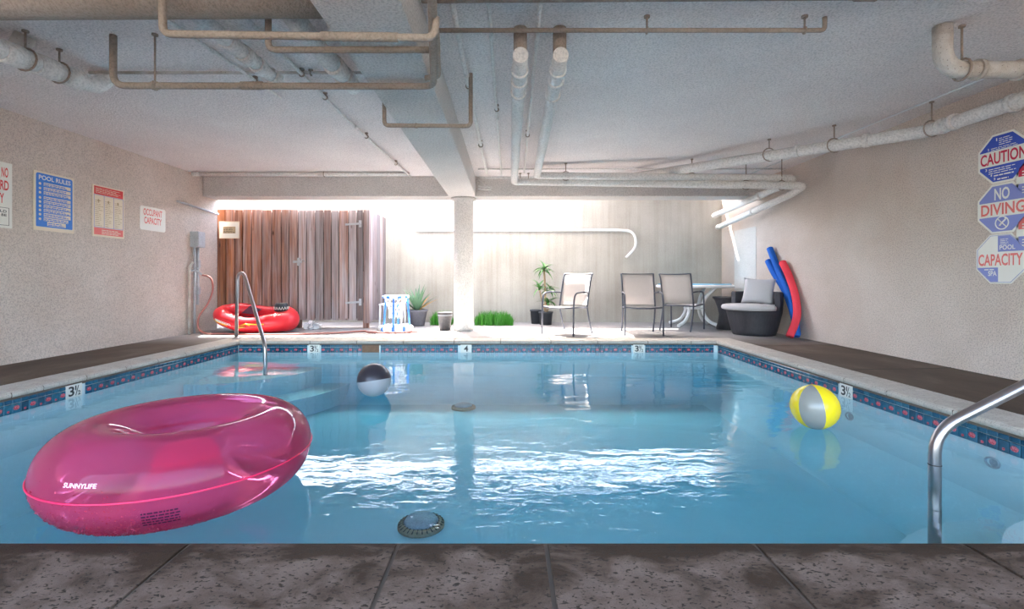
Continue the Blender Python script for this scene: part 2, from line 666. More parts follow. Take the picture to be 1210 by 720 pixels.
def mk_water():
    m = bpy.data.materials.new('pool_water')
    m.use_nodes = True
    t = m.node_tree
    t.nodes.remove(t.nodes['Principled BSDF'])
    n = N(m)
    out = t.nodes['Material Output']
    v = n.pos()
    # calm swell everywhere, wind-ruffled in the middle and near part of the pool
    sep = n.n('ShaderNodeSeparateXYZ')
    n.l(v, sep.inputs[0])
    calm = n.math('ADD', n.noise(n.pos((0.8, 2.2, 1)), 1.6, 2, 0.5, 0.3), n.math('MULTIPLY', n.noise(n.pos((1.2, 2.6, 1)), 5, 2), 0.05))
    rip = n.noise(n.pos((1.0, 1.9, 1)), 7.5, 3, 0.5, 0.9)
    dx = n.math('DIVIDE', n.math('SUBTRACT', sep.outputs[0], 0.15), 1.55)
    dy = n.math('DIVIDE', n.math('SUBTRACT', sep.outputs[1], 2.25), 0.95)
    d = n.math('SQRT', n.math('ADD', n.math('MULTIPLY', dx, dx), n.math('MULTIPLY', dy, dy)))
    d = n.math('ADD', d, n.math('MULTIPLY', n.math('SUBTRACT', n.noise(v, 2.0, 2), 0.5), 0.7))
    mask = n.math('SUBTRACT', 1.15, d, clamp=True)
    h = n.math('ADD', n.math('MULTIPLY', calm, 0.6), n.math('MULTIPLY', n.math('MULTIPLY', rip, mask), 0.24))
    nb = n.n('ShaderNodeBump')
    nb.inputs['Strength'].default_value = 1.0
    nb.inputs['Distance'].default_value = 0.012
    n.l(h, nb.inputs['Height'])
    fr = n.n('ShaderNodeFresnel')
    geo = n.n('ShaderNodeNewGeometry')
    n.l(n.math('ADD', 1.33, n.math('MULTIPLY', geo.outputs['Backfacing'], 1 / 1.33 - 1.33)), fr.inputs['IOR'])
    n.l(nb.outputs[0], fr.inputs['Normal'])
    tr = n.n('ShaderNodeBsdfTransparent')
    tr.inputs[0].default_value = (0.97, 0.99, 1.0, 1)
    gl = n.n('ShaderNodeBsdfGlossy')
    gl.inputs['Roughness'].default_value = 0.01
    n.l(nb.outputs[0], gl.inputs['Normal'])
    mx = n.n('ShaderNodeMixShader')
    # only the open surface meets air; the faces against the basin do not reflect
    top = n.math('GREATER_THAN', sep.outputs[2], -0.16)
    n.l(n.math('MULTIPLY', fr.outputs[0], top), mx.inputs[0]); n.l(tr.outputs[0], mx.inputs[1]); n.l(gl.outputs[0], mx.inputs[2])
    n.l(mx.outputs[0], out.inputs['Surface'])
    ab = n.n('ShaderNodeVolumeAbsorption')
    ab.inputs['Color'].default_value = (0.03, 0.62, 0.74, 1)
    ab.inputs['Density'].default_value = 0.66
    n.l(ab.outputs[0], out.inputs['Volume'])
    return m


M['water'] = mk_water()


def mk_pvc():
    m = bpy.data.materials.new('clear_pink_vinyl')
    m.use_nodes = True
    t = m.node_tree
    t.nodes.remove(t.nodes['Principled BSDF'])
    n = N(m)
    out = t.nodes['Material Output']
    tr = n.n('ShaderNodeBsdfTransparent'); tr.inputs[0].default_value = (1.0, 0.50, 0.70, 1)
    df = n.n('ShaderNodeBsdfDiffuse'); df.inputs[0].default_value = (1.0, 0.13, 0.30, 1)
    tl = n.n('ShaderNodeBsdfTranslucent'); tl.inputs[0].default_value = (1.0, 0.16, 0.34, 1)
    gl = n.n('ShaderNodeBsdfGlossy'); gl.inputs['Roughness'].default_value = 0.05
    m1 = n.n('ShaderNodeMixShader'); m1.inputs[0].default_value = 0.62
    n.l(df.outputs[0], m1.inputs[1]); n.l(tl.outputs[0], m1.inputs[2])
    lw = n.n('ShaderNodeLayerWeight'); lw.inputs['Blend'].default_value = 0.35
    fac = n.math('ADD', n.math('MULTIPLY', lw.outputs['Facing'], 0.58), 0.34, clamp=True)
    m2 = n.n('ShaderNodeMixShader')
    n.l(fac, m2.inputs[0]); n.l(tr.outputs[0], m2.inputs[1]); n.l(m1.outputs[0], m2.inputs[2])
    fr = n.n('ShaderNodeFresnel'); fr.inputs['IOR'].default_value = 1.24
    m3 = n.n('ShaderNodeMixShader')
    n.l(fr.outputs[0], m3.inputs[0]); n.l(m2.outputs[0], m3.inputs[1]); n.l(gl.outputs[0], m3.inputs[2])
    n.l(m3.outputs[0], out.inputs['Surface'])
    return m


M['pvc'] = mk_pvc()
M['seam'] = principled('seam_red', (0.75, 0.02, 0.10), 0.4)
M['glitter'] = principled('rose_glitter', (0.42, 0.01, 0.05), 0.35, 0.2)
M['print_dark'] = principled('print_dark', (0.06, 0.0, 0.03), 0.6)
M['print_pale'] = principled('print_pale', (0.95, 0.55, 0.68), 0.6)

# ------------------------------------------------------------------ room dimensions
XL, XR = -5.03, 4.30          # side walls
ZC = 2.56                     # ceiling
YB = 9.70                     # court wall
YBEAM0, YBEAM1 = 7.96, 8.35   # transverse beam
PL, PR = -3.74, 2.91          # pool sides
PN, PF = 1.585, 6.71          # pool near and far edges
WZ = -0.155                   # water level
CW = 0.31                     # coping width
YO = -1.0                     # unseen room end behind the camera, left open to let daylight in

# floor (deck) around the pool
b = newbm()
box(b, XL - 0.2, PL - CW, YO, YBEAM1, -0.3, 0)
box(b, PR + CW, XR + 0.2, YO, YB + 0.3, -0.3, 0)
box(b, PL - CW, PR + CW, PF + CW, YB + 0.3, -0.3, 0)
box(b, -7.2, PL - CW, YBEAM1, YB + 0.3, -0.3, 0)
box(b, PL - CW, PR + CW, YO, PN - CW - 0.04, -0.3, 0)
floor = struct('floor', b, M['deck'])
# narrow control joints and a crack in the deck
b = newbm()
for y in (2.75, 4.55, 6.2):
    pts = [(PR + CW + (XR - PR - CW) * k / 6, y + 0.12 * (k / 6) + random.uniform(-0.02, 0.02), 0.0) for k in range(7)]
    tube(b, pts, 0.004, 5)
for x in (-2.2, 0.6, 2.4):
    tube(b, [(x, PF + CW, 0), (x + 0.02, 8.3, 0)], 0.004, 5)
c = obj('deck_crack', b, M['dark'], floor)

b = newbm()
box(b, -30, 30, -40, YO, -0.3, -0.02)
struct('ground', b, M['yard'])  # unseen ground added outside the open end, bounces daylight in
b = newbm()
box(b, XL - 0.25, XL, YO, YBEAM1, 0.0, ZC)
struct('wall_left', b, M['wall'])
b = newbm()
box(b, XR, XR + 0.25, YO, YB + 0.3, 0.0, ZC)
wall_right = struct('wall_right', b, M['wall'])
b = newbm()
box(b, XR - 0.004, XR, 8.35, 9.15, 0.42, 1.78)
obj('pale_paint_patch', b, M['pale_patch'], wall_right)
b = newbm()
box(b, -7.2, XR, YB, YB + 0.2, 0.0, 2.47)
struct('wall_back', b, M['court'])
b = newbm()
box(b, -7.4, -7.2, YBEAM1, YB, 0.0, 2.47)
struct('wall_court_side', b, M['court'])
b = newbm()
box(b, XL - 0.25, XR + 0.25, YO, YBEAM1, ZC, ZC + 0.3)
struct('ceiling', b, M['ceiling'])
b = newbm()
box(b, 1.35, XR + 0.25, YBEAM1, 9.886, 3.0, 3.15)
struct('roof_slab', b, M['ceiling'])
b = newbm()
box(b, XR, XR + 0.25, YBEAM1, YB + 0.3, ZC, 3.0)
struct('wall_right_upper', b, M['wall'])
b = newbm()
box(b, -7.4, XR + 0.25, YBEAM1 - 0.25, YBEAM1, ZC + 0.3, 5.4)
struct('wall_facade', b, M['facade'])
b = newbm()
box(b, XL, XR, YBEAM0, YBEAM1, 2.23, ZC, 0.015)
struct('trim_1', b, M['beam'])                    # beam across the open side
b = newbm()
box(b, -7.4, XL, YBEAM0, YBEAM1, 2.23, ZC + 0.3)
struct('trim_3', b, M['beam'])
b = newbm()
box(b, -0.98, -0.53, YO, YBEAM0, 2.23, ZC, 0.015)
struct('trim_2', b, M['beam'])                    # long beam over the pool
# round column
b = newbm()
lathe(b, [(0.168, 0), (0.165, 0.05), (0.165, 2.19), (0.21, 2.20), (0.21, 2.23)], (-0.745, 8.14, 0), 32)
col = struct('column', b, M['beam'])

# ------------------------------------------------------------------ pool
basin = sroot('pool_basin', (0, 0, 0))
ZF = -0.80
b = newbm()
box(b, PL - 0.2, PR + 0.2, PN - 0.2, PF + 0.2, ZF - 0.15, ZF)
obj('basin_floor', b, M['plaster'], basin)
for x0, x1, y0, y1 in ((PL - 0.2, PL - 0.007, PN - 0.2, PF + 0.2), (PR + 0.007, PR + 0.2, PN - 0.2, PF + 0.2),
                       (PL - 0.007, PR + 0.007, PF + 0.007, PF + 0.2), (PL - 0.007, PR + 0.007, PN - 0.2, PN - 0.007)):
    b = newbm()
    box(b, x0, x1, y0, y1, ZF, -0.051)
    obj('basin_wall', b, M['plaster'], basin)


def cove(p0, p1, inward, r=0.34):
    p0, p1, inward = Vector(p0), Vector(p1), Vector(inward)
    bm_ = newbm()
    prof_ = [(0.0, r)] + [(r - r * math.cos(k * PI / 48), max(0.0016, r - r * math.sin(k * PI / 48))) for k in range(25)] + [(0.0, 0.0)]
    prof_ = prof_[1:]
    rr_ = [[bm_.verts.new(p + inward * a + Vector((0, 0, ZF + z))) for a, z in prof_] for p in (p0, p1)]
    n_ = len(prof_)
    bm_.faces.new(rr_[0]); bm_.faces.new(list(reversed(rr_[1])))
    for k in range(n_):
        bm_.faces.new((rr_[0][k], rr_[0][(k + 1) % n_], rr_[1][(k + 1) % n_], rr_[1][k]))
    obj('basin_cove', bm_, M['plaster'], basin)


cove((PL, PF + 0.001, 0), (PR, PF + 0.001, 0), (0, -1, 0))
cove((PL, PN, 0), (PL, PF, 0), (1, 0, 0))
cove((PR, PN, 0), (PR, PF, 0), (-1, 0, 0))


def quarter(bm, cx, cy, r, a0, z0, z1):
    out = [(cx, cy)] + [(cx + r * math.cos(a0 + k * PI / 2 / 14), cy + r * math.sin(a0 + k * PI / 2 / 14)) for k in range(15)]
    prism(bm, out, z0, z1)


for cx, cy, a0, r1, r2 in ((PL, PF, 1.5 * PI, 1.15, 1.55), (PR, PN, 0.5 * PI, 0.9, 1.3)):
    b = newbm(); quarter(b, cx, cy, r2, a0, ZF, -0.58); obj('entry_step', b, M['plaster'], basin)
    b = newbm(); quarter(b, cx, cy, r1, a0, ZF, -0.36); obj('entry_step', b, M['plaster'], basin)

# waterline tiles, piece by piece
TP = 0.0635


def tile_mesh(name, w, h, m):
    bm = newbm()
    a, d = 0.003, 0.010
    A = [bm.verts.new(p) for p in ((-w / 2, 0, -h / 2), (w / 2, 0, -h / 2), (w / 2, 0, h / 2), (-w / 2, 0, h / 2))]
    B = [bm.verts.new(p) for p in ((-w / 2, -d + a, -h / 2), (w / 2, -d + a, -h / 2), (w / 2, -d + a, h / 2), (-w / 2, -d + a, h / 2))]
    D = [bm.verts.new(p) for p in ((-w / 2 + a, -d, -h / 2 + a), (w / 2 - a, -d, -h / 2 + a), (w / 2 - a, -d, h / 2 - a), (-w / 2 + a, -d, h / 2 - a))]
    bm.faces.new(D)
    for P, Q in ((A, B), (B, D)):
        for i in range(4):
            bm.faces.new((P[i], P[(i + 1) % 4], Q[(i + 1) % 4], Q[i]))
    bmesh.ops.recalc_face_normals(bm, faces=bm.faces)
    me = bpy.data.meshes.new(name)
    bm.to_mesh(me); bm.free()
    me.materials.append(m)
    return me


t_flower = tile_mesh('flower_tile', TP - 0.004, 0.072, M['tile_flower'])
t_dot = tile_mesh('dot_tile', TP - 0.004, 0.072, M['tile_dot'])
t_border = tile_mesh('border_tile', TP - 0.004, 0.030, M['tile_plain'])


def lay(name, me, loc, rz):
    o = bpy.data.objects.new(name, me)
    C.objects.link(o)
    o.location = loc
    o.rotation_euler = (0, 0, rz)
    o.parent = basin
    return o


markers = []


def tile_run(p0, p1, rz, skips):
    p0, p1 = Vector(p0), Vector(p1)
    L = (p1 - p0).length
    u = (p1 - p0).normalized()
    for k in range(int(L / TP)):
        s = (k + 0.5) * TP
        if any(a - TP * 0.4 < s < c_ + TP * 0.4 for a, c_ in skips):
            continue
        p = p0 + u * s
        lay('waterline_tile', t_flower if k % 2 == 0 else t_dot, (p.x, p.y, -0.124), rz)
        lay('border_tile', t_border, (p.x, p.y, -0.069), rz)


# local -Y of the tile faces into the pool
tile_run((PL - 0.003, 3.0, 0), (PL - 0.003, PF, 0), PI / 2, [(4.075 - 3.0, 4.225 - 3.0)])
tile_run((PR + 0.003, 2.35, 0), (PR + 0.003, PF, 0), -PI / 2, [(4.065 - 2.35, 4.215 - 2.35)])
tile_run((PL, PF + 0.003, 0), (PR, PF + 0.003, 0), 0,
         [(-2.765 - PL, -2.615 - PL), (-0.655 - PL, -0.505 - PL), (1.745 - PL, 1.895 - PL), (-2.02 - PL, -1.82 - PL)])
b = newbm()
box(b, -2.06, -1.79, PF - 0.001, PF + 0.006, -0.16, -0.05)
o = obj('mortar_patch', b, M['mortar_brown'], basin)
o['label'] = 'bare brown patch where wall tiles have fallen off'


def marker(o, right, s, lab):
    fr = wframe(o, right, (0, 0, 1))
    bm = newbm()
    prism(bm, rect(-0.077, -0.058, 0.077, 0.054), -0.004, 0.010, fr)
    mk = obj('depth_marker', bm, M['sign_white'], basin)
    mk['label'] = lab
    bm = newbm()
    if s == '4':
        text(bm, '4', -0.030, -0.042, 0.030, 0.042, fr, 0.0115)
    else:
        text(bm, '3', -0.055, -0.042, 0.000, 0.042, fr, 0.0115)
        text(bm, '1', 0.008, 0.002, 0.020, 0.042, fr, 0.0115)
        prism(bm, [(0.010, -0.042), (0.017, -0.042), (0.045, 0.042), (0.038, 0.042)], 0.011, 0.0116, fr)
        text(bm, '2', 0.035, -0.042, 0.060, -0.004, fr, 0.0115)
    obj('numeral', bm, M['sign_black'], mk)


marker((PL, 4.15, -0.104), (0, 1, 0), '3', 'white tile reading 3 1/2 on the left pool wall')
marker((PR, 4.14, -0.104), (0, -1, 0), '3', 'white tile reading 3 1/2 on the right pool wall')
marker((-2.69, PF, -0.104), (1, 0, 0), '3', 'white tile reading 3 1/2 on the far pool wall, below the wood shed')
marker((-0.58, PF, -0.104), (1, 0, 0), '4', 'white tile reading 4 on the far pool wall')
marker((1.82, PF, -0.104), (1, 0, 0), '3', 'white tile reading 3 1/2 on the far pool wall, below the chairs')

# water
b = newbm()
box(b, PL + 0.0005, PR - 0.0005, PN + 0.0005, PF - 0.0005, ZF + 0.001, WZ)
struct('pool_water', b, M['water'])

# coping stones
coping = sroot('coping', (0, 0, 0))
PROF = [(0.016 - 0.027 * math.cos(k * PI / 12 - PI / 2), -0.020 + 0.026 * math.sin(k * PI / 12 - PI / 2)) for k in range(13)] + [(CW - 0.005, 0.006), (CW, 0.002), (CW, -0.05)]


def cope_stone(o, out, along, L, m, skew0=0.0, skew1=0.0, prof=PROF, gap=0.005):
    """o: start point on the pool edge, out: away from the pool, along: run direction"""
    o, out, along = Vector(o), Vector(out), Vector(along)
    bm = newbm()
    rings = []
    for s, sk in ((gap, skew0), (L - gap, skew1)):
        rings.append([bm.verts.new(o + along * (s + sk * a) + out * a + Vector((0, 0, z))) for a, z in prof])
    n = len(prof)
    bm.faces.new(rings[0]); bm.faces.new(list(reversed(rings[1])))
    for i in range(n):
        f = bm.faces.new((rings[0][i], rings[0][(i + 1) % n], rings[1][(i + 1) % n], rings[1][i]))
        f.smooth = False
    return obj('coping_stone', bm, m, coping)


ys = [PN + 0.0, 2.05, 2.45, 2.85, 3.25, 3.63, 3.88, 4.28, 4.72, 5.15, 5.6, 6.15, PF]
for a, c_ in zip(ys, ys[1:]):
    cope_stone((PL, a, 0), (-1, 0, 0), (0, 1, 0), c_ - a, M['coping'])
ys = [PN + 0.0, 2.1, 2.62, 3.15, 3.70, 4.17, 4.83, 5.5, 6.17, PF]
for a, c_ in zip(ys, ys[1:]):
    cope_stone((PR, a, 0), (1, 0, 0), (0, 1, 0), c_ - a, M['coping'])
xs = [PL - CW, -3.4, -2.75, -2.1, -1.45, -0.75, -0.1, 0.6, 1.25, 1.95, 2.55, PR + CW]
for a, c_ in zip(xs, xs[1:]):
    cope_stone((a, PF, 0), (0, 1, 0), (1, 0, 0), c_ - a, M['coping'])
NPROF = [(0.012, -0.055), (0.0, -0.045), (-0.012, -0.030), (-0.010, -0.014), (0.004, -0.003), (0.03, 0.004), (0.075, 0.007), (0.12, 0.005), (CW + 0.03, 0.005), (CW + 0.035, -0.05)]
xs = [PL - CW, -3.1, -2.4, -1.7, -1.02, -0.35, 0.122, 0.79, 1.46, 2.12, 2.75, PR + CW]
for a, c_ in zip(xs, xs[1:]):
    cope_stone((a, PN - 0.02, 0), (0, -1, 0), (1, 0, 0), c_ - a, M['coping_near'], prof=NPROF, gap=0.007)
b = newbm()
box(b, PL - CW, PL + 0.004, PN, PF + CW, -0.06, -0.002)
box(b, PR - 0.004, PR + CW, PN, PF + CW, -0.06, -0.002)
box(b, PL, PR, PF - 0.004, PF + CW, -0.06, -0.002)
box(b, PL - CW, PR + CW, PN - CW - 0.05, PN - 0.026, -0.06, -0.002)
obj('mortar_joint', b, M['mortar'], coping)['kind'] = 'stuff'

# drains and inlets in the pool
for x, y, lab in ((-0.58, 3.23, 'round grey drain cover on the pool bottom in the near half'), (-0.57, 6.2, 'round drain cover on the pool bottom close to the far wall')):
    t = thing('pool_drain', lab, 'drain', (x, y, ZF))
    bm = newbm()
    lathe(bm, [(0.155, 0.001), (0.155, 0.018), (0.13, 0.035)], (x, y, ZF), 32)
    obj('drain_rim', bm, M['stem'], t)
    bm = newbm()
    lathe(bm, [(0.12, 0.03), (0.10, 0.055), (0.05, 0.066), (0.0001, 0.068)], (x, y, ZF), 32)
    obj('drain_dome', bm, M['galv'], t)
    bm = newbm()
    for k in range(28):
        a = 2 * PI * k / 28
        tube(bm, [(x + 0.115 * math.cos(a), y + 0.115 * math.sin(a), ZF + 0.037), (x + 0.15 * math.cos(a), y + 0.15 * math.sin(a), ZF + 0.024)], 0.004, 5)
    obj('drain_slot', bm, M['dark'], t)['kind'] = 'stuff'
for y, z, lab in ((4.1, -0.31, 'small round water inlet in the right pool wall below the yellow ball'), (2.89, -0.245, 'small round water inlet in the right pool wall near the bent handrail')):
    bm = newbm()
    pts = [(PR - 0.008, y + 0.042 * math.cos(2 * PI * k / 24), z + 0.028 * math.sin(2 * PI * k / 24)) for k in range(24)]
    tube(bm, pts, 0.006, 8, closed=True)
    t = thing('water_inlet', lab, 'inlet', (PR, y, z))
    obj('inlet_ring', bm, M['galv'], t)
    bm = newbm()
    tube(bm, [(PR + 0.006, y, z), (PR + 0.001, y, z)], 0.026, 16)
    obj('inlet_plate', bm, M['galv'], t)

# ------------------------------------------------------------------ handrails
t = thing('pool_handrail', 'steel handrail with a single bent tube at the far corner steps by the red boat', 'handrail', (-3.92, 6.93, 0))
b = newbm()
tube(b, fillet([(-3.90, 6.93, 0.0), (-3.88, 6.93, 0.935), (-3.72, 6.80, 0.955), (-3.10, 6.16, 0.02), (-3.08, 6.14, -0.60)], 0.10, 8), 0.024, 14)
obj('rail_tube', b, M['steel'], t)
b = newbm()
lathe(b, [(0.055, 0.006), (0.055, 0.014), (0.03, 0.032)], (-3.90, 6.93, 0), 20)
obj('escutcheon', b, M['steel'], t)

t = thing('entry_handrail', 'thick bent steel handrail rising from the near right pool steps', 'handrail', (2.08, 2.35, -0.36))
b = newbm()
tube(b, fillet([(2.08, 2.35, -0.58), (2.08, 2.35, 0.115), (2.95, 2.35, 0.555), (3.05, 2.35, 0.50), (3.10, 2.35, 0.0)], 0.12, 8), 0.026, 18)
obj('rail_tube', b, M['steel'], t)
b = newbm()
tube(b, [(2.08, 2.35, -0.052), (2.08, 2.35, -0.047)], 0.0272, 18)
obj('joint_ring', b, M['dark'], t)
b = newbm()
lathe(b, [(0.06, 0.006), (0.06, 0.014), (0.03, 0.032)], (3.10, 2.35, 0), 20)
obj('escutcheon', b, M['steel'], t)

# ------------------------------------------------------------------ pink float
FC = Vector((-1.533, 2.307, 0.03))
RR, RT = 0.362, 0.188
t = thing('swim_ring', 'large clear pink inflatable swim ring floating on the pool', 'pool float', (FC.x, FC.y, WZ))


def torus_pt(a, p, k=1.0):
    return FC + Vector(((RR + RT * k * math.cos(p)) * math.cos(a), (RR + RT * k * math.cos(p)) * math.sin(a), RT * k * math.sin(p)))


b = newbm()
na, np_ = 96, 40
g = [[None] * np_ for _ in range(na)]
for i in range(na):
    for j in range(np_):
        a, p = 2 * PI * i / na, 2 * PI * j / np_
        wr = 1 + 0.004 * math.sin(40 * a) * max(0, math.cos(p)) ** 6
        g[i][j] = b.verts.new(torus_pt(a, p, wr))
for i in range(na):
    for j in range(np_):
        f = b.faces.new((g[i][j], g[(i + 1) % na][j], g[(i + 1) % na][(j + 1) % np_], g[i][(j + 1) % np_]))
        f.smooth = True
obj('ring_tube', b, M['pvc'], t)
b = newbm()
tube(b, [torus_pt(2 * PI * k / 96, 0, 1.01) for k in range(96)], 0.004, 6, closed=True)
tube(b, [torus_pt(2 * PI * k / 96, PI, 1.01) for k in range(96)], 0.003, 6, closed=True)
obj('weld_seam', b, M['seam'], t)
b = newbm()
AC = math.atan2(-FC.y, -FC.x)      # direction from the ring to the viewer's side
for k in range(2600):
    a = AC - 0.42 + random.gauss(0, 0.28)
    p = -0.80 + random.gauss(0, 0.30)
    if random.random() < 0.25:
        a -= random.random() * 0.6; p += random.random() * 0.7
    q = torus_pt(a, p, 0.993)
    s = random.uniform(0.002, 0.0055)
    e1 = Vector((random.gauss(0, 1), random.gauss(0, 1), random.gauss(0, 1))).normalized()
    e2 = e1.orthogonal().normalized()
    b.faces.new([b.verts.new(q + e1 * s), b.verts.new(q + e2 * s), b.verts.new(q - e1 * s)])
obj('glitter', b, M['glitter'], t, recalc=False)['kind'] = 'stuff'
b = newbm()
fr = lambda u, v, h: torus_pt(AC - 0.78 + u, 0.30 + v, 1.004)
text(b, 'SUNNYLIFE', 0.0, 0.0, 0.24, 0.09, fr)
obj('brand_lettering', b, M['print_pale'], t, recalc=False)
b = newbm()
for r_ in range(5):
    u = 0.03
    while u < 0.25:
        w = random.uniform(0.01, 0.035)
        prism(b, rect(u, -0.05 * r_, min(u + w, 0.26), -0.05 * r_ + 0.025), 1.003, 1.005, lambda u_, v_, h: torus_pt(AC - 0.30 + u_, -0.30 + v_ * 1.5, h))
        u += w + 0.006
obj('warning_print', b, M['print_dark'], t)['label'] = 'small block of dark warning print'


# ------------------------------------------------------------------ balls
def ball(name, lab, c, r, gores, axis, mats, spin=0.0):
    t_ = thing(name, lab, 'ball', (c[0], c[1], c[2] - r))
    q = Vector((0, 0, 1)).rotation_difference(Vector(axis).normalized())
    n = len(gores)
    for k, mi in enumerate(gores):
        bm = newbm()
        rows = []
        for i in range(13):
            th = 0.10 + (PI - 0.20) * i / 12
            rows.append([bm.verts.new(Vector(c) + q @ (Vector((math.sin(th) * math.cos(2 * PI * (k + j / 6) / n + spin), math.sin(th) * math.sin(2 * PI * (k + j / 6) / n + spin), math.cos(th))) * r)) for j in range(7)])
        for i in range(12):
            for j in range(6):
                f = bm.faces.new((rows[i][j], rows[i + 1][j], rows[i + 1][j + 1], rows[i][j + 1]))
                f.smooth = True
        obj('panel', bm, mats[mi], t_)
    for sgn in (1, -1):
        bm = newbm()
        ax = q @ Vector((0, 0, 1)) * sgn
        vc = bm.verts.new(Vector(c) + ax * r)
        ring = [bm.verts.new(Vector(c) + q @ (Vector((math.sin(0.11) * math.cos(2 * PI * j / 24), math.sin(0.11) * math.sin(2 * PI * j / 24), sgn * math.cos(0.11))) * r)) for j in range(24)]
        for j in range(24):
            bm.faces.new((vc, ring[j], ring[(j + 1) % 24])).smooth = True
        obj('end_cap', bm, mats[gores[0]], t_)
    return t_


ball('beach_ball', 'yellow and grey white beach ball floating near the right pool side', (2.10, 3.30, -0.018), 0.15,
     [0, 1, 0, 1, 0, 1], (-0.10, 0.1, 1.0), [M['ball_yellow'], M['ball_white']], spin=2.46)
ball('beach_ball', 'black and shaded white beach ball floating in front of the wood shed', (-1.17, 4.22, -0.025), 0.145,
     [0, 1, 0, 1], (0.96, 0.27, 0.10), [M['ball_black'], M['ball_shaded_white']], spin=-PI + 0.12)

# ------------------------------------------------------------------ wall signs
def sign_board(name, lab, o, right, w, h, m, th=0.006, outline=None, cat='sign', group=None):
    t_ = thing(name, lab, cat, tuple(o), group=group)
    fr_ = wframe(o, right, (0, 0, 1))
    bm = newbm()
    prism(bm, outline or rect(-w / 2, 0, w / 2, h), 0.001, th, fr_)
    obj('board', bm, m, t_)
    return t_, (lambda u, v, hh=0.0: fr_(u, v, th + hh))


def part_print(t_, name, m, fn):
    bm = newbm()
    fn(bm)
    return obj(name, bm, m, t_)


def fine_lines(bm, fr_, u0, v0, u1, v1, rows, hgt=0.5, h=0.0012, ragged=0.25):
    step = (v1 - v0) / rows
    for k in range(rows):
        v = v1 - step * (k + 1)
        e = u1 - random.random() * ragged * (u1 - u0)
        u = u0
        while u < e:
            w_ = random.uniform(0.02, 0.06)
            prism(bm, rect(u, v, min(u + w_, e), v + step * hgt), h - 0.0006, h, fr_)
            u += w_ + 0.008


# no lifeguard sign, cut by the frame
t, fr = sign_board('lifeguard_sign', 'white notice at the left edge with big red words NO and RD', (XL, 4.60, 1.37), (0, 1, 0), 0.58, 0.655, M['sign_white'])


def f_(bm):
    text(bm, 'NO', 0.186, 0.505, 0.250, 0.605, fr)
    text(bm, 'LIFEGUARD', -0.075, 0.375, 0.256, 0.475, fr)
    text(bm, 'ON DUTY', -0.06, 0.245, 0.210, 0.345, fr)


part_print(t, 'red_lettering', M['sign_red'], f_)


def f_(bm):
    for r_ in (rect(-0.26, 0.200, 0.26, 0.204), rect(-0.26, 0.026, 0.26, 0.030), rect(0.256, 0.026, 0.26, 0.204), rect(-0.26, 0.026, -0.256, 0.204)):
        prism(bm, r_, 0.0004, 0.001, fr)
    text(bm, 'CHILDREN SHOULD', -0.235, 0.152, 0.235, 0.180, fr)
    text(bm, 'NOT BE', 0.06, 0.116, 0.235, 0.142, fr)
    fine_lines(bm, fr, -0.235, 0.112, 0.02, 0.146, 1, 0.7)
    text(bm, 'ALONE', -0.06, 0.080, 0.09, 0.106, fr)


part_print(t, 'black_lettering', M['sign_black'], f_)

# pool rules
t, fr = sign_board('pool_rules_sign', 'blue poster headed POOL RULES on the left wall', (XL, 5.345, 1.385), (0, 1, 0), 0.47, 0.635, M['sign_cream'], 0.012)


def f_(bm):
    o_ = [(-0.21, 0.04), (0.21, 0.04), (0.215, 0.05), (0.215, 0.60), (0.20, 0.615), (-0.20, 0.615), (-0.215, 0.60), (-0.215, 0.05)]
    prism(bm, o_, 0.0003, 0.0012, fr)


part_print(t, 'blue_field', M['sign_blue'], f_)


def f_(bm):
    text(bm, 'POOL RULES', -0.185, 0.545, 0.19, 0.595, fr, 0.0020)


part_print(t, 'white_lettering', M['sign_white'], f_)


def f_(bm):
    rows = [0.52, 0.47, 0.425, 0.37, 0.325, 0.28, 0.235, 0.19, 0.14]
    for k, v in enumerate(rows):
        hh = 0.036 if k != 7 else 0.042
        prism(bm, rect(-0.13, v - hh, 0.19 if k < 8 else 0.16, v), 0.0014, 0.0020, fr)
        for q in range(8):
            pass
        prism(bm, [(-0.172 + 0.014 * math.cos(2 * PI * q / 10), v - 0.018 + 0.014 * math.sin(2 * PI * q / 10)) for q in range(10)], 0.0014, 0.0020, fr)
    prism(bm, rect(-0.09, 0.055, 0.13, 0.10), 0.0014, 0.0020, fr)


part_print(t, 'pale_panels', M['sign_cream'], f_)['kind'] = 'stuff'


def f_(bm):
    for v in [0.52, 0.47, 0.425, 0.37, 0.325, 0.28, 0.235, 0.19, 0.14]:
        fine_lines(bm, fr, -0.125, v - 0.034, 0.185, v - 0.002, 2, 0.55, 0.0028)
    fine_lines(bm, fr, -0.08, 0.06, 0.12, 0.096, 2, 0.5, 0.0028)


part_print(t, 'fine_print', M['sign_blue'], f_)['kind'] = 'stuff'

# red-headed chart
t, fr = sign_board('resuscitation_chart', 'cream chart with red bands above and below three columns on the left wall', (XL, 6.07, 1.385), (0, 1, 0), 0.48, 0.63, M['sign_cream'], 0.012)
part_print(t, 'red_band', M['sign_red'], lambda bm: prism(bm, rect(-0.22, 0.515, 0.22, 0.615), 0.0003, 0.0012, fr))
part_print(t, 'red_band', M['sign_faded_red'], lambda bm: prism(bm, rect(-0.22, 0.022, 0.22, 0.108), 0.0003, 0.0012, fr))


def f_(bm):
    for u in (-0.222, -0.076, 0.070, 0.218):
        prism(bm, rect(u, 0.112, u + 0.006, 0.511), 0.0003, 0.0012, fr)
    for v in (0.112, 0.507):
        prism(bm, rect(-0.222, v, 0.224, v + 0.005), 0.0003, 0.0012, fr)


part_print(t, 'blue_rules', M['sign_faded_blue'], f_)


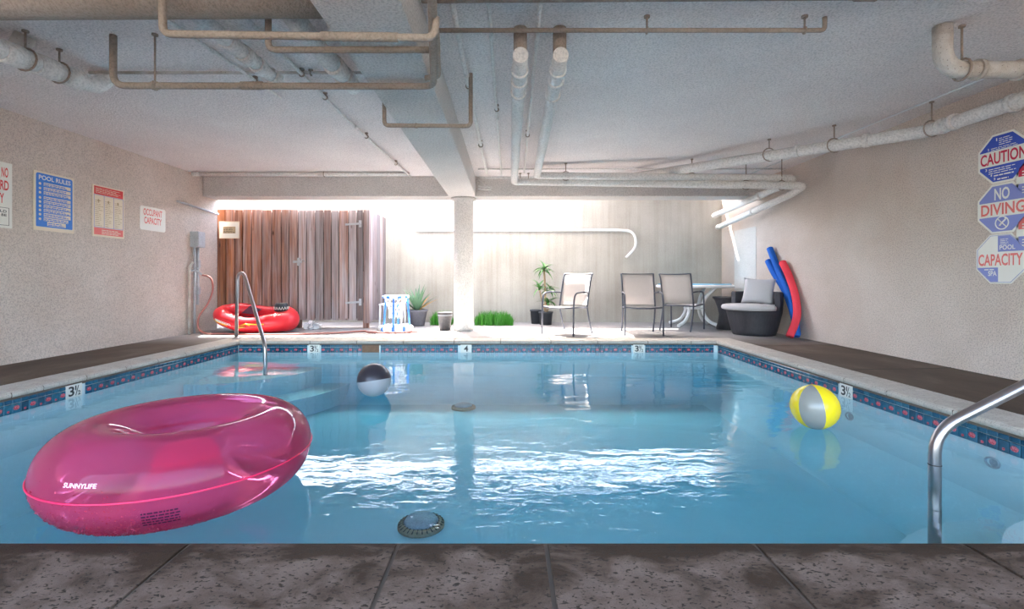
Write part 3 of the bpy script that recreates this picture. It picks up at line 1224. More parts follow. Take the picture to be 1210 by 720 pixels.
def f_(bm):
    for u in (-0.205, -0.058, 0.088):
        fine_lines(bm, fr, u, 0.13, u + 0.115, 0.46, 14, 0.28, ragged=0.5)
        prism(bm, [(u + 0.05 + 0.014 * math.cos(q * PI / 4), 0.44 + 0.02 * math.sin(q * PI / 4)) for q in range(8)], 0.0003, 0.0012, fr)


part_print(t, 'faded_print', M['sign_tan'], f_)['kind'] = 'stuff'


def f_(bm):
    fine_lines(bm, fr, -0.20, 0.535, 0.20, 0.605, 4, 0.35, 0.002)
    fine_lines(bm, fr, -0.11, 0.035, 0.20, 0.098, 3, 0.4, 0.002)


part_print(t, 'pale_print', M['sign_cream'], f_)['kind'] = 'stuff'

# occupant capacity
t, fr = sign_board('capacity_notice', 'small white card reading OCCUPANT CAPACITY in red on the left wall', (XL, 6.835, 1.545), (0, 1, 0), 0.49, 0.33, M['sign_white'],
                   outline=[(-0.245, 0.02), (-0.225, 0), (0.225, 0), (0.245, 0.02), (0.245, 0.31), (0.225, 0.33), (-0.225, 0.33), (-0.245, 0.31)])


def f_(bm):
    text(bm, 'OCCUPANT', -0.185, 0.205, 0.175, 0.300, fr)
    text(bm, 'CAPACITY', -0.170, 0.090, 0.165, 0.185, fr)


part_print(t, 'red_lettering', M['sign_faded_red'], f_)


def f_(bm):
    text(bm, '19', -0.03, 0.025, 0.02, 0.06, fr)


# octagons on the right wall
def octo(w):
    a = w / 2
    c_ = a * math.tan(PI / 8)
    return [(-c_, -a), (c_, -a), (a, -c_), (a, c_), (c_, a), (-c_, a), (-a, c_), (-a, -c_)]


def clip_band(pts, v0, v1):
    """the part of a convex outline between two heights"""
    def cut(p, v, keep_above):
        out = []
        for i in range(len(p)):
            a, c_ = p[i], p[(i + 1) % len(p)]
            ia, ic = ((a[1] >= v) == keep_above), ((c_[1] >= v) == keep_above)
            if ia:
                out.append(a)
            if ia != ic:
                k = (v - a[1]) / (c_[1] - a[1])
                out.append((a[0] + (c_[0] - a[0]) * k, v))
        return out
    return cut(cut(pts, v0, True), v1, False)


def clip_half(pts, u, right):
    sw = [(v, u_) for u_, v in pts]
    r_ = clip_band(sw, u, 99) if right else clip_band(sw, -99, u)
    return [(b_, a_) for a_, b_ in r_]


OW = 0.435


def octagon(lab, y, z, mats):
    return sign_board('octagon_sign', lab, (XR, y, z), (0, -1, 0), OW, OW, M['sign_white'], outline=octo(OW))


inner = octo(OW * 0.92)
t, fr = octagon('dark blue octagonal sign reading CAUTION, topmost on the right wall', 4.185, 1.915, None)
part_print(t, 'blue_field', M['sign_navy'], lambda bm: prism(bm, clip_band(inner, 0.075, 1), 0.0003, 0.0012, fr))
part_print(t, 'blue_field', M['sign_navy'], lambda bm: prism(bm, clip_band(inner, -1, -0.06), 0.0003, 0.0012, fr))
part_print(t, 'red_lettering', M['sign_crimson'], lambda bm: text(bm, 'CAUTION', -0.195, -0.045, 0.195, 0.06, fr))


def f_(bm):
    text(bm, '1', -0.055, 0.155, -0.045, 0.18, fr, 0.002)
    fine_lines(bm, fr, -0.03, 0.115, 0.09, 0.185, 4, 0.35, 0.002)
    text(bm, '2', -0.13, 0.085, -0.115, 0.105, fr, 0.002)
    fine_lines(bm, fr, -0.10, 0.080, 0.14, 0.108, 2, 0.35, 0.002)
    text(bm, '3', -0.15, -0.095, -0.135, -0.072, fr, 0.002)
    fine_lines(bm, fr, -0.12, -0.125, 0.13, -0.07, 3, 0.35, 0.002)
    text(bm, '4', -0.105, -0.150, -0.09, -0.128, fr, 0.002)
    fine_lines(bm, fr, -0.075, -0.152, 0.10, -0.130, 1, 0.5, 0.002)
    text(bm, '5', -0.075, -0.185, -0.06, -0.163, fr, 0.002)
    fine_lines(bm, fr, -0.045, -0.187, 0.08, -0.165, 1, 0.5, 0.002)


part_print(t, 'numbered_print', M['sign_white'], f_)['kind'] = 'stuff'

t, fr = octagon('faded blue octagonal sign reading NO DIVING on the right wall', 4.190, 1.475, None)
part_print(t, 'blue_field', M['sign_faded_blue'], lambda bm: prism(bm, clip_band(inner, 0.060, 1), 0.0003, 0.0012, fr))
part_print(t, 'blue_field', M['sign_faded_blue'], lambda bm: prism(bm, clip_band(inner, -1, -0.07), 0.0003, 0.0012, fr))
part_print(t, 'red_lettering', M['sign_faded_red'], lambda bm: text(bm, 'DIVING', -0.185, -0.055, 0.19, 0.048, fr))


def f_(bm):
    c_ = (0.0, -0.128)
    pts = [fr(c_[0] + 0.055 * math.cos(2 * PI * k / 28), c_[1] + 0.055 * math.sin(2 * PI * k / 28), 0.001) for k in range(28)]
    tube(bm, pts, 0.005, 6, closed=True)
    tube(bm, [fr(-0.038, -0.09, 0.001), fr(0.038, -0.166, 0.001)], 0.005, 6)
    tube(bm, [fr(-0.02, -0.15, 0.001), fr(0.0, -0.125, 0.001), fr(0.03, -0.10, 0.001)], 0.007, 6)
    prism(bm, [(0.032 + 0.010 * math.cos(q * PI / 4), -0.09 + 0.010 * math.sin(q * PI / 4)) for q in range(8)], 0.001, 0.003, fr)


part_print(t, 'prohibition_symbol', M['sign_white'], f_)['kind'] = 'stuff'
part_print(t, 'white_lettering', M['sign_white'], lambda bm: text(bm, 'NO', -0.065, 0.075, 0.065, 0.180, fr, 0.002))

t, fr = octagon('white octagonal sign reading POOL CAPACITY, lowest on the right wall', 4.205, 1.035, None)
part_print(t, 'blue_field', M['sign_faded_blue'], lambda bm: prism(bm, clip_half(clip_band(inner, 0.062, 1), -0.02, True), 0.0003, 0.0012, fr))
part_print(t, 'blue_field', M['sign_faded_blue'], lambda bm: prism(bm, clip_half(clip_band(inner, -1, -0.075), -0.02, False), 0.0003, 0.0012, fr))


def f_(bm):
    pts = octo(OW * 0.94)
    for q in range(8):
        a, c_ = pts[q], pts[(q + 1) % 8]
        tube(bm, [fr(a[0], a[1], 0.0), fr(c_[0], c_[1], 0.0)], 0.002, 5)


part_print(t, 'blue_border', M['sign_faded_blue'], f_)
part_print(t, 'red_lettering', M['sign_faded_red'], lambda bm: text(bm, 'CAPACITY', -0.195, -0.060, 0.185, 0.045, fr))


def f_(bm):
    fine_lines(bm, fr, 0.0, 0.125, 0.07, 0.18, 4, 0.35, 0.002)
    fine_lines(bm, fr, -0.14, -0.098, -0.03, -0.080, 1, 0.5, 0.002)


part_print(t, 'fine_print', M['sign_white'], f_)['kind'] = 'stuff'
part_print(t, 'white_lettering', M['sign_white'], lambda bm: text(bm, 'POOL', -0.005, 0.078, 0.125, 0.118, fr, 0.002))
part_print(t, 'white_lettering', M['sign_white'], lambda bm: text(bm, 'SPA', -0.105, -0.150, -0.03, -0.105, fr, 0.002))

for z, lab, red in ((1.695, 'half hidden octagon sign with a crimson upper half beside CAUTION', 'sign_crimson'), (1.255, 'half hidden octagon sign with a faded red upper half beside NO DIVING', 'sign_faded_red')):
    t, fr = octagon(lab, 3.855, z, None)
    part_print(t, 'red_field', M[red], lambda bm: prism(bm, clip_band(inner, 0.02, 1), 0.0003, 0.0012, fr))
    part_print(t, 'blue_field', M['sign_faded_blue'], lambda bm: prism(bm, clip_band(inner, -1, -0.04), 0.0003, 0.0012, fr))
    part_print(t, 'fine_print', M['sign_white'], lambda bm: (fine_lines(bm, fr, -0.17, -0.12, 0.15, -0.05, 3, 0.4, 0.002), fine_lines(bm, fr, -0.17, 0.03, 0.15, 0.08, 2, 0.4, 0.002)))['kind'] = 'stuff'

# ------------------------------------------------------------------ ceiling pipes
def pipe(name, lab, pts, r, m, bend=0.0, group=None, seg=12, hangers=(), rings=(), cat='pipe', hr=0.007):
    p0 = Vector(pts[0])
    t_ = thing(name, lab, cat, (p0.x, p0.y, p0.z - r), group=group)
    bm = newbm()
    pp = fillet(pts, bend, 7) if bend > 0 else [Vector(p) for p in pts]
    tube(bm, pp, r, seg)
    obj('pipe_run', bm, m, t_)
    for (x, y, z) in hangers:
        bm = newbm()
        tube(bm, [(x, y, z + r * 1.25), (x, y, ZC - 0.001)], hr, 6)
        ring = [(x + r * 1.25 * math.cos(2 * PI * k / 16) * (1 if abs(pp[-1].y - pp[0].y) > abs(pp[-1].x - pp[0].x) else 0),
                 y + r * 1.25 * math.cos(2 * PI * k / 16) * (0 if abs(pp[-1].y - pp[0].y) > abs(pp[-1].x - pp[0].x) else 1),
                 z + r * 1.25 * math.sin(2 * PI * k / 16)) for k in range(16)]
        tube(bm, ring, hr, 6, closed=True)
        lathe(bm, [(0.02, -0.012), (0.02, 0.0)], (x, y, ZC - 0.001), 10)
        obj('hanger', bm, M['pipe_brown'], t_)
    for a, c_ in rings:
        bm = newbm()
        tube(bm, [a, c_], r * 1.22, seg)
        obj('coupling', bm, m, t_)
    return t_


# transverse pipes under the ceiling, nearest first
pipe('drain_pipe', 'widest brown pipe across the top left of the ceiling', [(-5.0, 2.66, 2.40), (-0.99, 2.62, 2.40)], 0.115, M['pipe_brown'], seg=24)
pipe('sprinkler_pipe', 'brown pipe along the top edge of the ceiling right of the long beam', [(-0.50, 2.80, 2.49), (2.78, 2.76, 2.49)], 0.03, M['pipe_brown'],
     rings=[((2.0, 2.77, 2.49), (2.12, 2.77, 2.49))])
pipe('heating_pipe', 'dark horizontal pipe below the long beam, upper of two at the top left',
     [(-1.76, 2.46, 2.55), (-1.76, 2.46, 2.105), (-0.375, 2.46, 2.085), (-0.365, 2.46, 2.19)], 0.019, M['pipe_brown'], 0.05, rings=[((-0.95, 2.46, 2.093), (-0.56, 2.46, 2.088))])
pipe('heating_pipe', 'short horizontal pipe with an upturned end below the long beam, beside the lagged stub',
     [(-1.42, 2.86, 2.55), (-1.42, 2.86, 2.215), (-0.43, 2.86, 2.215)], 0.019, M['pipe_brown'], 0.05)
pipe('heating_loop', 'long brown pipe dropping at the left and running right under the long beam',
     [(-2.74, 3.35, 2.55), (-2.74, 3.35, 2.20), (-0.515, 3.35, 2.195), (-0.36, 2.3, 2.195), (-0.33, 1.9, 2.195)], 0.023, M['pipe_brown'], 0.09,
     hangers=[(-2.45, 3.35, 2.20)], rings=[((-2.47, 3.35, 2.20), (-2.43, 3.35, 2.20)), ((-1.85, 3.35, 2.20), (-1.70, 3.35, 2.20))])
pipe('heating_loop', 'inner pipe loop returning beside the long beam toward the top edge',
     [(-0.55, 3.22, 2.20), (-0.46, 3.20, 2.20), (-0.385, 2.60, 2.195), (-0.35, 1.9, 2.195)], 0.018, M['pipe_brown'], 0.05)
pipe('pipe_bracket', 'U shaped pipe bracket slung under the long beam',
     [(-0.998, 3.9, 2.40), (-0.998, 3.9, 2.10), (-0.30, 3.9, 2.095), (-0.30, 3.9, 2.52)], 0.017, M['pipe_brown'], 0.04, rings=[((-0.75, 3.9, 2.098), (-0.73, 3.9, 2.098))], cat='bracket')
pipe('sprinkler_pipe', 'thin straight pipe across the ceiling over the two thick lagged pipes',
     [(-0.46, 3.12, 2.465), (2.05, 3.12, 2.465), (2.05, 3.12, 2.55)], 0.0145, M['pipe_brown'], 0.03, hangers=[(1.92, 3.12, 2.465), (0.9, 3.12, 2.465)])
pipe('sprinkler_pipe', 'thin pipe along the left ceiling behind the long dropped pipe',
     [(-3.4, 3.92, 2.535), (-1.02, 3.92, 2.535)], 0.012, M['pipe'], hangers=[(-1.6, 3.92, 2.53)])
pipe('sprinkler_pipe', 'short thin pipe across the ceiling left of the long beam',
     [(-2.07, 4.12, 2.52), (-1.0, 4.12, 2.52)], 0.011, M['pipe'])

# long pipes running toward the far beam
pipe('conduit', 'speckled conduit nearest the right side of the long beam', [(-0.33, 2.3, 2.50), (-0.335, 3.7, 2.50), (-0.325, 7.5, 2.50)], 0.019, M['pipe_white'],
     rings=[((-0.333, 3.85, 2.50), (-0.333, 3.92, 2.50)), ((-0.33, 4.3, 2.50), (-0.33, 4.38, 2.50))], hangers=[(-0.33, 4.1, 2.50), (-0.33, 5.9, 2.5)])
pipe('conduit', 'thin conduit between the long beam and the thick lagged pipes', [(-0.115, 2.3, 2.51), (-0.115, 3.2, 2.51), (-0.10, 7.6, 2.51)], 0.013, M['pipe_white'],
     rings=[((-0.112, 3.25, 2.51), (-0.112, 3.32, 2.51)), ((-0.105, 4.9, 2.51), (-0.105, 5.0, 2.51))], hangers=[(-0.106, 4.7, 2.51)])
pipe('conduit', 'thin conduit hanging between the two thick lagged pipes', [(0.185, 2.3, 2.50), (0.20, 3.4, 2.50), (0.25, 7.4, 2.50)], 0.014, M['pipe_white'],
     rings=[((0.197, 3.2, 2.50), (0.199, 3.34, 2.50))], hangers=[(0.226, 5.5, 2.5)])
pipe('lagged_pipe', 'thick lagged pipe over the pool, left of the pair',
     [(0.085, 3.20, 2.345), (0.085, 3.6, 2.345), (0.095, 7.28, 2.335), (4.02, 6.55, 2.13), (4.06, 6.9, 2.08), (4.12, 9.45, 1.88)], 0.052, M['pipe_white'], 0.085, seg=18,
     rings=[((0.085, 3.42, 2.344), (0.085, 3.46, 2.344)), ((0.085, 3.60, 2.344), (0.085, 3.66, 2.344)), ((0.085, 3.82, 2.343), (0.085, 3.86, 2.343)), ((4.09, 8.0, 1.996), (4.09, 8.08, 1.989))],
     hangers=[(3.3, 6.68, 2.165), (3.75, 6.6, 2.145)])
pipe('lagged_pipe', 'thick lagged pipe over the pool, right of the pair',
     [(0.352, 3.20, 2.345), (0.356, 3.6, 2.347), (0.43, 7.12, 2.39), (3.93, 6.62, 2.245), (3.98, 7.0, 2.22), (4.05, 9.45, 2.11)], 0.052, M['pipe_white'], 0.085, seg=18,
     rings=[((0.356, 3.42, 2.348), (0.357, 3.46, 2.348)), ((0.36, 3.60, 2.35), (0.361, 3.66, 2.35)), ((0.366, 3.9, 2.353), (0.367, 3.94, 2.353)), ((4.0, 7.6, 2.192), (4.0, 7.68, 2.188))],
     hangers=[(0.85, 7.06, 2.373), (2.6, 6.81, 2.30)])
for nm_, x_ in (('lagged_pipe', 0.085), ('lagged_pipe.001', 0.352)):
    b = newbm(); tube(b, [(x_, 3.275, 2.36), (x_, 3.275, ZC - 0.001)], 0.046, 16)
    obj('riser', b, M['pipe_brown'], bpy.data.objects[nm_])
pipe('drain_pipe', 'long pale pipe slanting across the right of the ceiling to the far beam',
     [(4.12, 2.2, 2.27), (4.10, 4.70, 2.30), (1.82, 7.54, 2.44)], 0.062, M['pipe_white'], 0.12, seg=18,
     hangers=[(4.06, 4.62, 2.30), (3.60, 5.32, 2.335), (3.17, 5.85, 2.37), (4.11, 3.7, 2.288)],
     rings=[((4.09, 4.52, 2.299), (4.09, 4.56, 2.299)), ((4.09, 4.40, 2.298), (4.09, 4.44, 2.298)), ((3.80, 5.07, 2.322), (3.77, 5.11, 2.324)), ((3.38, 5.59, 2.353), (3.36, 5.62, 2.355)), ((4.11, 3.9, 2.29), (4.11, 3.94, 2.29))])
pipe('drain_pipe', 'thick pipe elbow dropping from the ceiling at the top right, toward the wall',
     [(2.92, 3.24, 2.555), (2.92, 3.24, 2.262), (3.97, 3.24, 2.262)], 0.056, M['pipe'], 0.16, seg=20, hangers=[(3.05, 3.24, 2.262)],
     rings=[((3.14, 3.24, 2.262), (3.17, 3.24, 2.262)), ((3.42, 3.24, 2.262), (3.45, 3.24, 2.262))])
b = newbm()
tube(b, [(4.02, 2.0, 2.548), (4.02, 3.76, 2.548), (3.88, 7.9, 2.548)], 0.009, 8)
tag(obj('conduit', b, M['cable']), 'thin pale cable conduit on the ceiling along the right wall', 'conduit')

# left hand ceiling
pipe('lagged_pipe', 'lumpy white lagged pipe with an upturned end near the left wall',
     [(-3.22, 2.4, 2.30), (-3.28, 3.0, 2.33), (-3.33, 3.92, 2.42), (-3.30, 4.0, 2.555)], 0.062, M['pipe_white'], 0.08, seg=18,
     rings=[((-3.295, 3.12, 2.342), (-3.30, 3.26, 2.356)), ((-3.305, 3.36, 2.366), (-3.312, 3.52, 2.38)), ((-3.318, 3.60, 2.388), (-3.324, 3.74, 2.402))],
     hangers=[(-3.30, 3.3, 2.36), (-3.318, 3.57, 2.385)])
pipe('lagged_pipe', 'short lagged elbow at the upper left edge above the lumpy pipe',
     [(-4.4, 3.28, 2.44), (-3.42, 3.36, 2.44), (-3.36, 3.36, 2.555)], 0.058, M['pipe'], 0.08, seg=16)
pipe('conduit', 'thin conduit on the left ceiling ending above the long dropped pipe',
     [(-2.20, 2.76, 2.525), (-2.19, 3.1, 2.525), (-2.09, 4.45, 2.525)], 0.012, M['pipe_white'], hangers=[(-2.12, 4.05, 2.525)], rings=[((-2.16, 3.5, 2.525), (-2.15, 3.62, 2.525))])
pipe('conduit', 'speckled conduit left of the long beam running to the far beam',
     [(-1.66, 2.76, 2.515), (-1.67, 4.85, 2.515), (-1.57, 7.75, 2.515)], 0.015, M['pipe_white'], hangers=[(-1.665, 3.9, 2.515), (-1.665, 4.4, 2.515), (-1.64, 5.6, 2.515), (-1.6, 6.9, 2.515)],
     rings=[((-1.665, 3.4, 2.515), (-1.665, 3.52, 2.515)), ((-1.65, 5.2, 2.515), (-1.65, 5.3, 2.515))])
pipe('lagged_pipe', 'crumbling lagged stub pipe with a bare metal end left of the long beam',
     [(-1.86, 2.75, 2.44), (-1.86, 3.15, 2.44), (-1.84, 3.85, 2.44)], 0.050, M['pipe_white'], seg=16,
     rings=[((-1.86, 3.18, 2.44), (-1.86, 3.28, 2.44)), ((-1.855, 3.36, 2.44), (-1.853, 3.46, 2.44)), ((-1.85, 3.54, 2.44), (-1.848, 3.62, 2.44)), ((-1.842, 3.74, 2.44), (-1.84, 3.84, 2.44))])
pipe('lagged_pipe', 'fat lagged pipe ending beside the left edge of the long beam',
     [(-1.28, 2.75, 2.42), (-1.28, 3.3, 2.42), (-1.26, 3.95, 2.43)], 0.062, M['pipe_white'], seg=16,
     rings=[((-1.27, 3.5, 2.42), (-1.268, 3.6, 2.422)), ((-1.265, 3.7, 2.424), (-1.262, 3.82, 2.427))])
pipe('sprinkler_pipe', 'pale pipe on the ceiling along the far beam above the wood shed',
     [(-4.95, 7.62, 2.525), (-1.56, 7.62, 2.525)], 0.030, M['pipe_white'], hangers=[(-2.9, 7.62, 2.52)], rings=[((-4.98, 7.62, 2.525), (-4.86, 7.62, 2.525)), ((-3.0, 7.62, 2.525), (-2.75, 7.62, 2.525))])
pipe('sprinkler_pipe', 'thin pipe on the ceiling along the far beam right of the column, upper of two',
     [(-0.45, 7.30, 2.53), (4.2, 7.30, 2.53)], 0.013, M['pipe_white'])
pipe('sprinkler_pipe', 'thin pipe on the ceiling along the far beam right of the column, lower of two',
     [(-0.45, 7.72, 2.49), (3.9, 7.72, 2.49)], 0.018, M['pipe_white'], hangers=[(0.2, 7.72, 2.49), (0.33, 7.72, 2.49)])
# twisted valves and fittings hung on the beam face by the column
t = thing('valve_cluster', 'small cluster of pale pipe fittings on the far beam beside the long beam', 'valve', (-0.40, 7.9, 2.35))
for pts in ([(-0.48, 7.93, 2.50), (-0.40, 7.88, 2.42), (-0.30, 7.86, 2.37)], [(-0.48, 7.93, 2.40), (-0.36, 7.88, 2.36), (-0.26, 7.86, 2.36)], [(-0.48, 7.93, 2.35), (-0.38, 7.86, 2.33), (-0.28, 7.88, 2.33)]):
    b = newbm()
    tube(b, catmull(pts, 4), 0.012, 8)
    obj('fitting', b, M['pipe_white'], t)

# left wall services
pipe('conduit', 'short dark conduit slanting along the left wall below the far beam', [(-5.0, 7.3, 2.045), (-5.0, 8.33, 1.985)], 0.017, M['galv'], 0.05, hangers=())
t = thing('electrical_box', 'grey electrical box with conduits on the left wall near the shed', 'electrical box', (-4.97, 7.72, 0.0))
b = newbm(); box(b, -5.029, -4.90, 7.63, 7.81, 1.37, 1.62, 0.006); obj('box_body', b, M['galv'], t)
b = newbm(); box(b, -4.905, -4.893, 7.64, 7.80, 1.38, 1.61, 0.003); obj('box_cover', b, M['galv'], t)
for y, z0, zz, r in ((7.68, 0.0, 1.37, 0.018), (7.76, 0.45, 1.37, 0.022)):
    b = newbm(); tube(b, [(-4.985, y, z0 + 0.001), (-4.985, y, zz)], r, 10); obj('conduit_drop', b, M['galv'], t)
for z in (0.62, 1.05):
    b = newbm(); box(b, -5.029, -4.955, 7.735, 7.785, z, z + 0.12, 0.006); obj('junction', b, M['galv'], t)
t = thing('water_spigot', 'painted water pipe with a hose tap on the left wall below the grey box', 'tap', (-4.97, 7.55, 0.0))
b = newbm(); tube(b, fillet([(-4.98, 7.55, 0.001), (-4.98, 7.55, 1.06), (-4.98, 7.62, 1.13)], 0.04), 0.022, 10); obj('riser', b, M['pipe'], t)
b = newbm(); tube(b, [(-4.98, 7.56, 1.0), (-4.89, 7.60, 0.99), (-4.83, 7.62, 0.93)], 0.017, 10); obj('spout', b, M['galv'], t)
b = newbm(); lathe(b, [(0.035, 0), (0.035, 0.012)], (-4.89, 7.60, 1.03), 12); tube(b, [(-4.89, 7.60, 0.99), (-4.89, 7.60, 1.035)], 0.008, 8); obj('tap_handle', b, M['galv'], t)
b = newbm()
hp = [(-4.83, 7.62, 0.93), (-4.72, 7.66, 0.88), (-4.66, 7.62, 0.70), (-4.70, 7.56, 0.48), (-4.80, 7.50, 0.28), (-4.78, 7.46, 0.10), (-4.66, 7.46, 0.022), (-4.45, 7.50, 0.016), (-4.15, 7.40, 0.016),
      (-3.7, 7.36, 0.016), (-3.2, 7.42, 0.016), (-2.7, 7.62, 0.016), (-2.35, 7.86, 0.016), (-2.2, 7.70, 0.016), (-1.8, 7.62, 0.016), (-1.45, 7.80, 0.016)]
tube(b, catmull(hp, 8), 0.014, 8)
tag(obj('garden_hose', b, M['hose']), 'red brown garden hose trailing from the wall tap along the far deck', 'hose')

# pipe on the court wall with a curved down end
b = newbm()
tube(b, fillet([(-1.85, YB - 0.055, 1.84), (2.18, YB - 0.055, 1.85), (2.52, YB - 0.055, 1.83), (2.58, YB - 0.06, 1.52), (2.36, YB - 0.07, 1.30)], 0.34, 10), 0.026, 12)
tag(obj('hose_pipe', b, M['white_plastic']), 'long white pipe on the back wall curling down at its right end', 'pipe')

# ------------------------------------------------------------------ wood shed
t = thing('wood_shed', 'weathered redwood plank shed with a door in the far left corner', 'shed', (-3.8, 8.5, 0))
SX0, SX1, SY0, SY1, SZ0, SZ1 = -5.42, -2.44, 8.50, 9.66, 0.12, 2.09


def plank(parent, x0, x1, y0, y1, z0, z1, grey, name='plank'):
    bm = newbm()
    box(bm, x0, x1, y0, y1, z0, z1, 0.003)
    o_ = obj(name, bm, M['wood'], parent)
    o_.color = (grey, random.uniform(0.55, 1.2), 0, 1)
    # own grain: shift each board's mesh origin
    return o_


x = SX0
k = 0
while x < -3.71:
    w = random.choice((0.14, 0.155, 0.17, 0.185))
    x1 = min(x + w, -3.70)
    g = 0.05 + 0.62 * max(0, (x - SX0) / 1.5) ** 1.2 + random.uniform(-0.12, 0.12)
    if x1 - x > 0.04:
        plank(t, x + 0.008, x1 - 0.008, SY0 + random.uniform(0, 0.008), SY0 + 0.022 + 0.008, SZ0 + random.uniform(-0.01, 0.02), SZ1 + random.uniform(-0.006, 0.006), g)
    x = x1
b = newbm(); box(b, -3.72, -2.53, SY0 + 0.035, SY0 + 0.06, 0.45, 0.55); box(b, -3.72, -2.53, SY0 + 0.035, SY0 + 0.06, 1.70, 1.80)
door = obj('door', b, M['wood'], t); door.color = (0.6, 0.4, 0, 1)
x = -3.695
while x < -2.56:
    w = random.choice((0.135, 0.15, 0.165))
    x1 = min(x + w, -2.545)
    if x1 - x > 0.04:
        plank(door, x + 0.008, x1 - 0.008, SY0 - 0.006 + random.uniform(0, 0.006), SY0 + 0.02, SZ0 + 0.02 + random.uniform(-0.01, 0.01), SZ1 - 0.01 + random.uniform(-0.006, 0.006), random.uniform(0.55, 1.0))
    x = x1
for z in (0.42, 1.80):
    b = newbm()
    prism(b, [(-2.86, z + 0.008), (-2.62, z + 0.025), (-2.62, z + 0.06), (-2.86, z + 0.042)], 0.0, 0.006, lambda u, v, h: Vector((u, SY0 - 0.007 - h, v)))
    box(b, -2.62, -2.575, SY0 - 0.014, SY0 - 0.006, z - 0.02, z + 0.10)
    obj('hinge', b, M['galv'], door)
b = newbm()
box(b, -3.78, -3.62, SY0 - 0.018, SY0 - 0.006, 1.15, 1.19)
box(b, -3.70, -3.66, SY0 - 0.026, SY0 - 0.006, 1.10, 1.24)
tube(b, [(-3.64, SY0 - 0.02, 1.19), (-3.60, SY0 - 0.03, 1.21), (-3.57, SY0 - 0.02, 1.17)], 0.007, 6)
obj('latch', b, M['galv'], door)
plank(t, -2.54, -2.44, SY0 - 0.004, SY0 + 0.09, SZ0 - 0.03, SZ1, 0.75, 'corner_post')
for px in (-3.72, -2.52):
    plank(t, px - 0.045, px + 0.045, SY0 + 0.04, SY0 + 0.13, 0.0, 1.0, 0.35, 'post')
y = SY0 + 0.092
while y < SY1 - 0.02:
    y1 = min(y + random.choice((0.13, 0.15, 0.18, 0.2)), SY1)
    plank(t, SX1 - 0.024, SX1 - random.uniform(0, 0.006), y + 0.002, y1 - 0.002, 0.10 + random.uniform(-0.01, 0.01), SZ1 + random.uniform(-0.004, 0.004), random.uniform(0.85, 1.3))
    y = y1
b = newbm(); box(b, SX0, SX1 - 0.12, SY0 + 0.135, SY0 + 0.15, 0.16, SZ1 - 0.03); obj('gap_backing', b, M['dark'], t)  # added dark sheet, blocks light and shades the plank gaps
for z in (0.4, 1.8):
    b = newbm(); box(b, SX0, -3.72, SY0 + 0.032, SY0 + 0.07, z, z + 0.09); o = obj('rail', b, M['wood'], t); o.color = (0.5, 0.4, 0, 1)
tn, fr = sign_board('shed_notice', 'small framed notice on the orange planks of the shed', (-4.90, SY0 - 0.001, 1.58), (1, 0, 0), 0.35, 0.30, M['sign_white'], 0.012, cat='notice')


def f_(bm):
    for r_ in (rect(-0.175, 0, 0.175, 0.014), rect(-0.175, 0.286, 0.175, 0.30), rect(-0.175, 0, -0.163, 0.30), rect(0.163, 0, 0.175, 0.30)):
        prism(bm, r_, 0, 0.006, fr)


part_print(tn, 'frame', M['sign_cream'], f_)
part_print(tn, 'tan_panel', M['sign_tan'], lambda bm: prism(bm, rect(-0.11, 0.09, 0.11, 0.21), 0.0003, 0.0015, fr))


def f_(bm):
    fine_lines(bm, fr, -0.10, 0.10, 0.10, 0.20, 4, 0.4, 0.0025)


part_print(tn, 'fine_print', M['sign_black'], f_)['kind'] = 'stuff'

# ------------------------------------------------------------------ inflatable boat
t = thing('inflatable_boat', 'red inflatable boat with a yellow flash lying against the shed', 'inflatable boat', (-4.15, 7.95, 0))


def boat_pt(a):
    """centre line of the hull tube: left end propped up, right end low"""
    ca, sa = math.cos(a), math.sin(a)
    lift = max(0, -ca + 0.25) / 1.25
    back = max(0, sa)
    return Vector((-4.13 + 0.53 * ca, 7.90 + 0.33 * sa, 0.13 + 0.17 * lift ** 1.6 + 0.14 * back + (0.05 if ca > 0 else 0) * ca))


def boat_r(a):
    return 0.118 + 0.045 * max(0, math.cos(a)) ** 1.5 + 0.004 * math.cos(8 * a)


b = newbm()
pts = [boat_pt(2 * PI * k / 64) for k in range(64)]
rad = [boat_r(2 * PI * k / 64) for k in range(64)]
tube(b, pts, rad, 20, closed=True)
hull = obj('hull_tube', b, M['red_vinyl'], t)
b = newbm()
cen = sum(pts, Vector()) / 64
vc = b.verts.new(cen - Vector((0, 0, 0.09)))
rg = [b.verts.new(p * 0.75 + cen * 0.25 - Vector((0, 0, 0.07))) for p in pts]
for k in range(64):
    b.faces.new((vc, rg[k], rg[(k + 1) % 64]))
obj('boat_floor', b, M['dark_vinyl'], t)
b = newbm()
prism(b, [(-4.42, 0.30), (-4.30, 0.42), (-4.10, 0.36), (-4.2, 0.28)], 0, 0.02, lambda u, v, h: Vector((u, 8.02 + (v - 0.3) * 0.4 - h, v)))
obj('seat_flap', b, M['dark_vinyl'], t)


def hull_surf(a, p, k=1.0):
    c_ = boat_pt(a)
    d = Vector((math.cos(a) * 0.27, math.sin(a) * 0.54, 0)).normalized()
    r_ = boat_r(a)
    return c_ + (d * math.cos(p) + Vector((0, 0, 1)) * math.sin(p)) * r_ * k


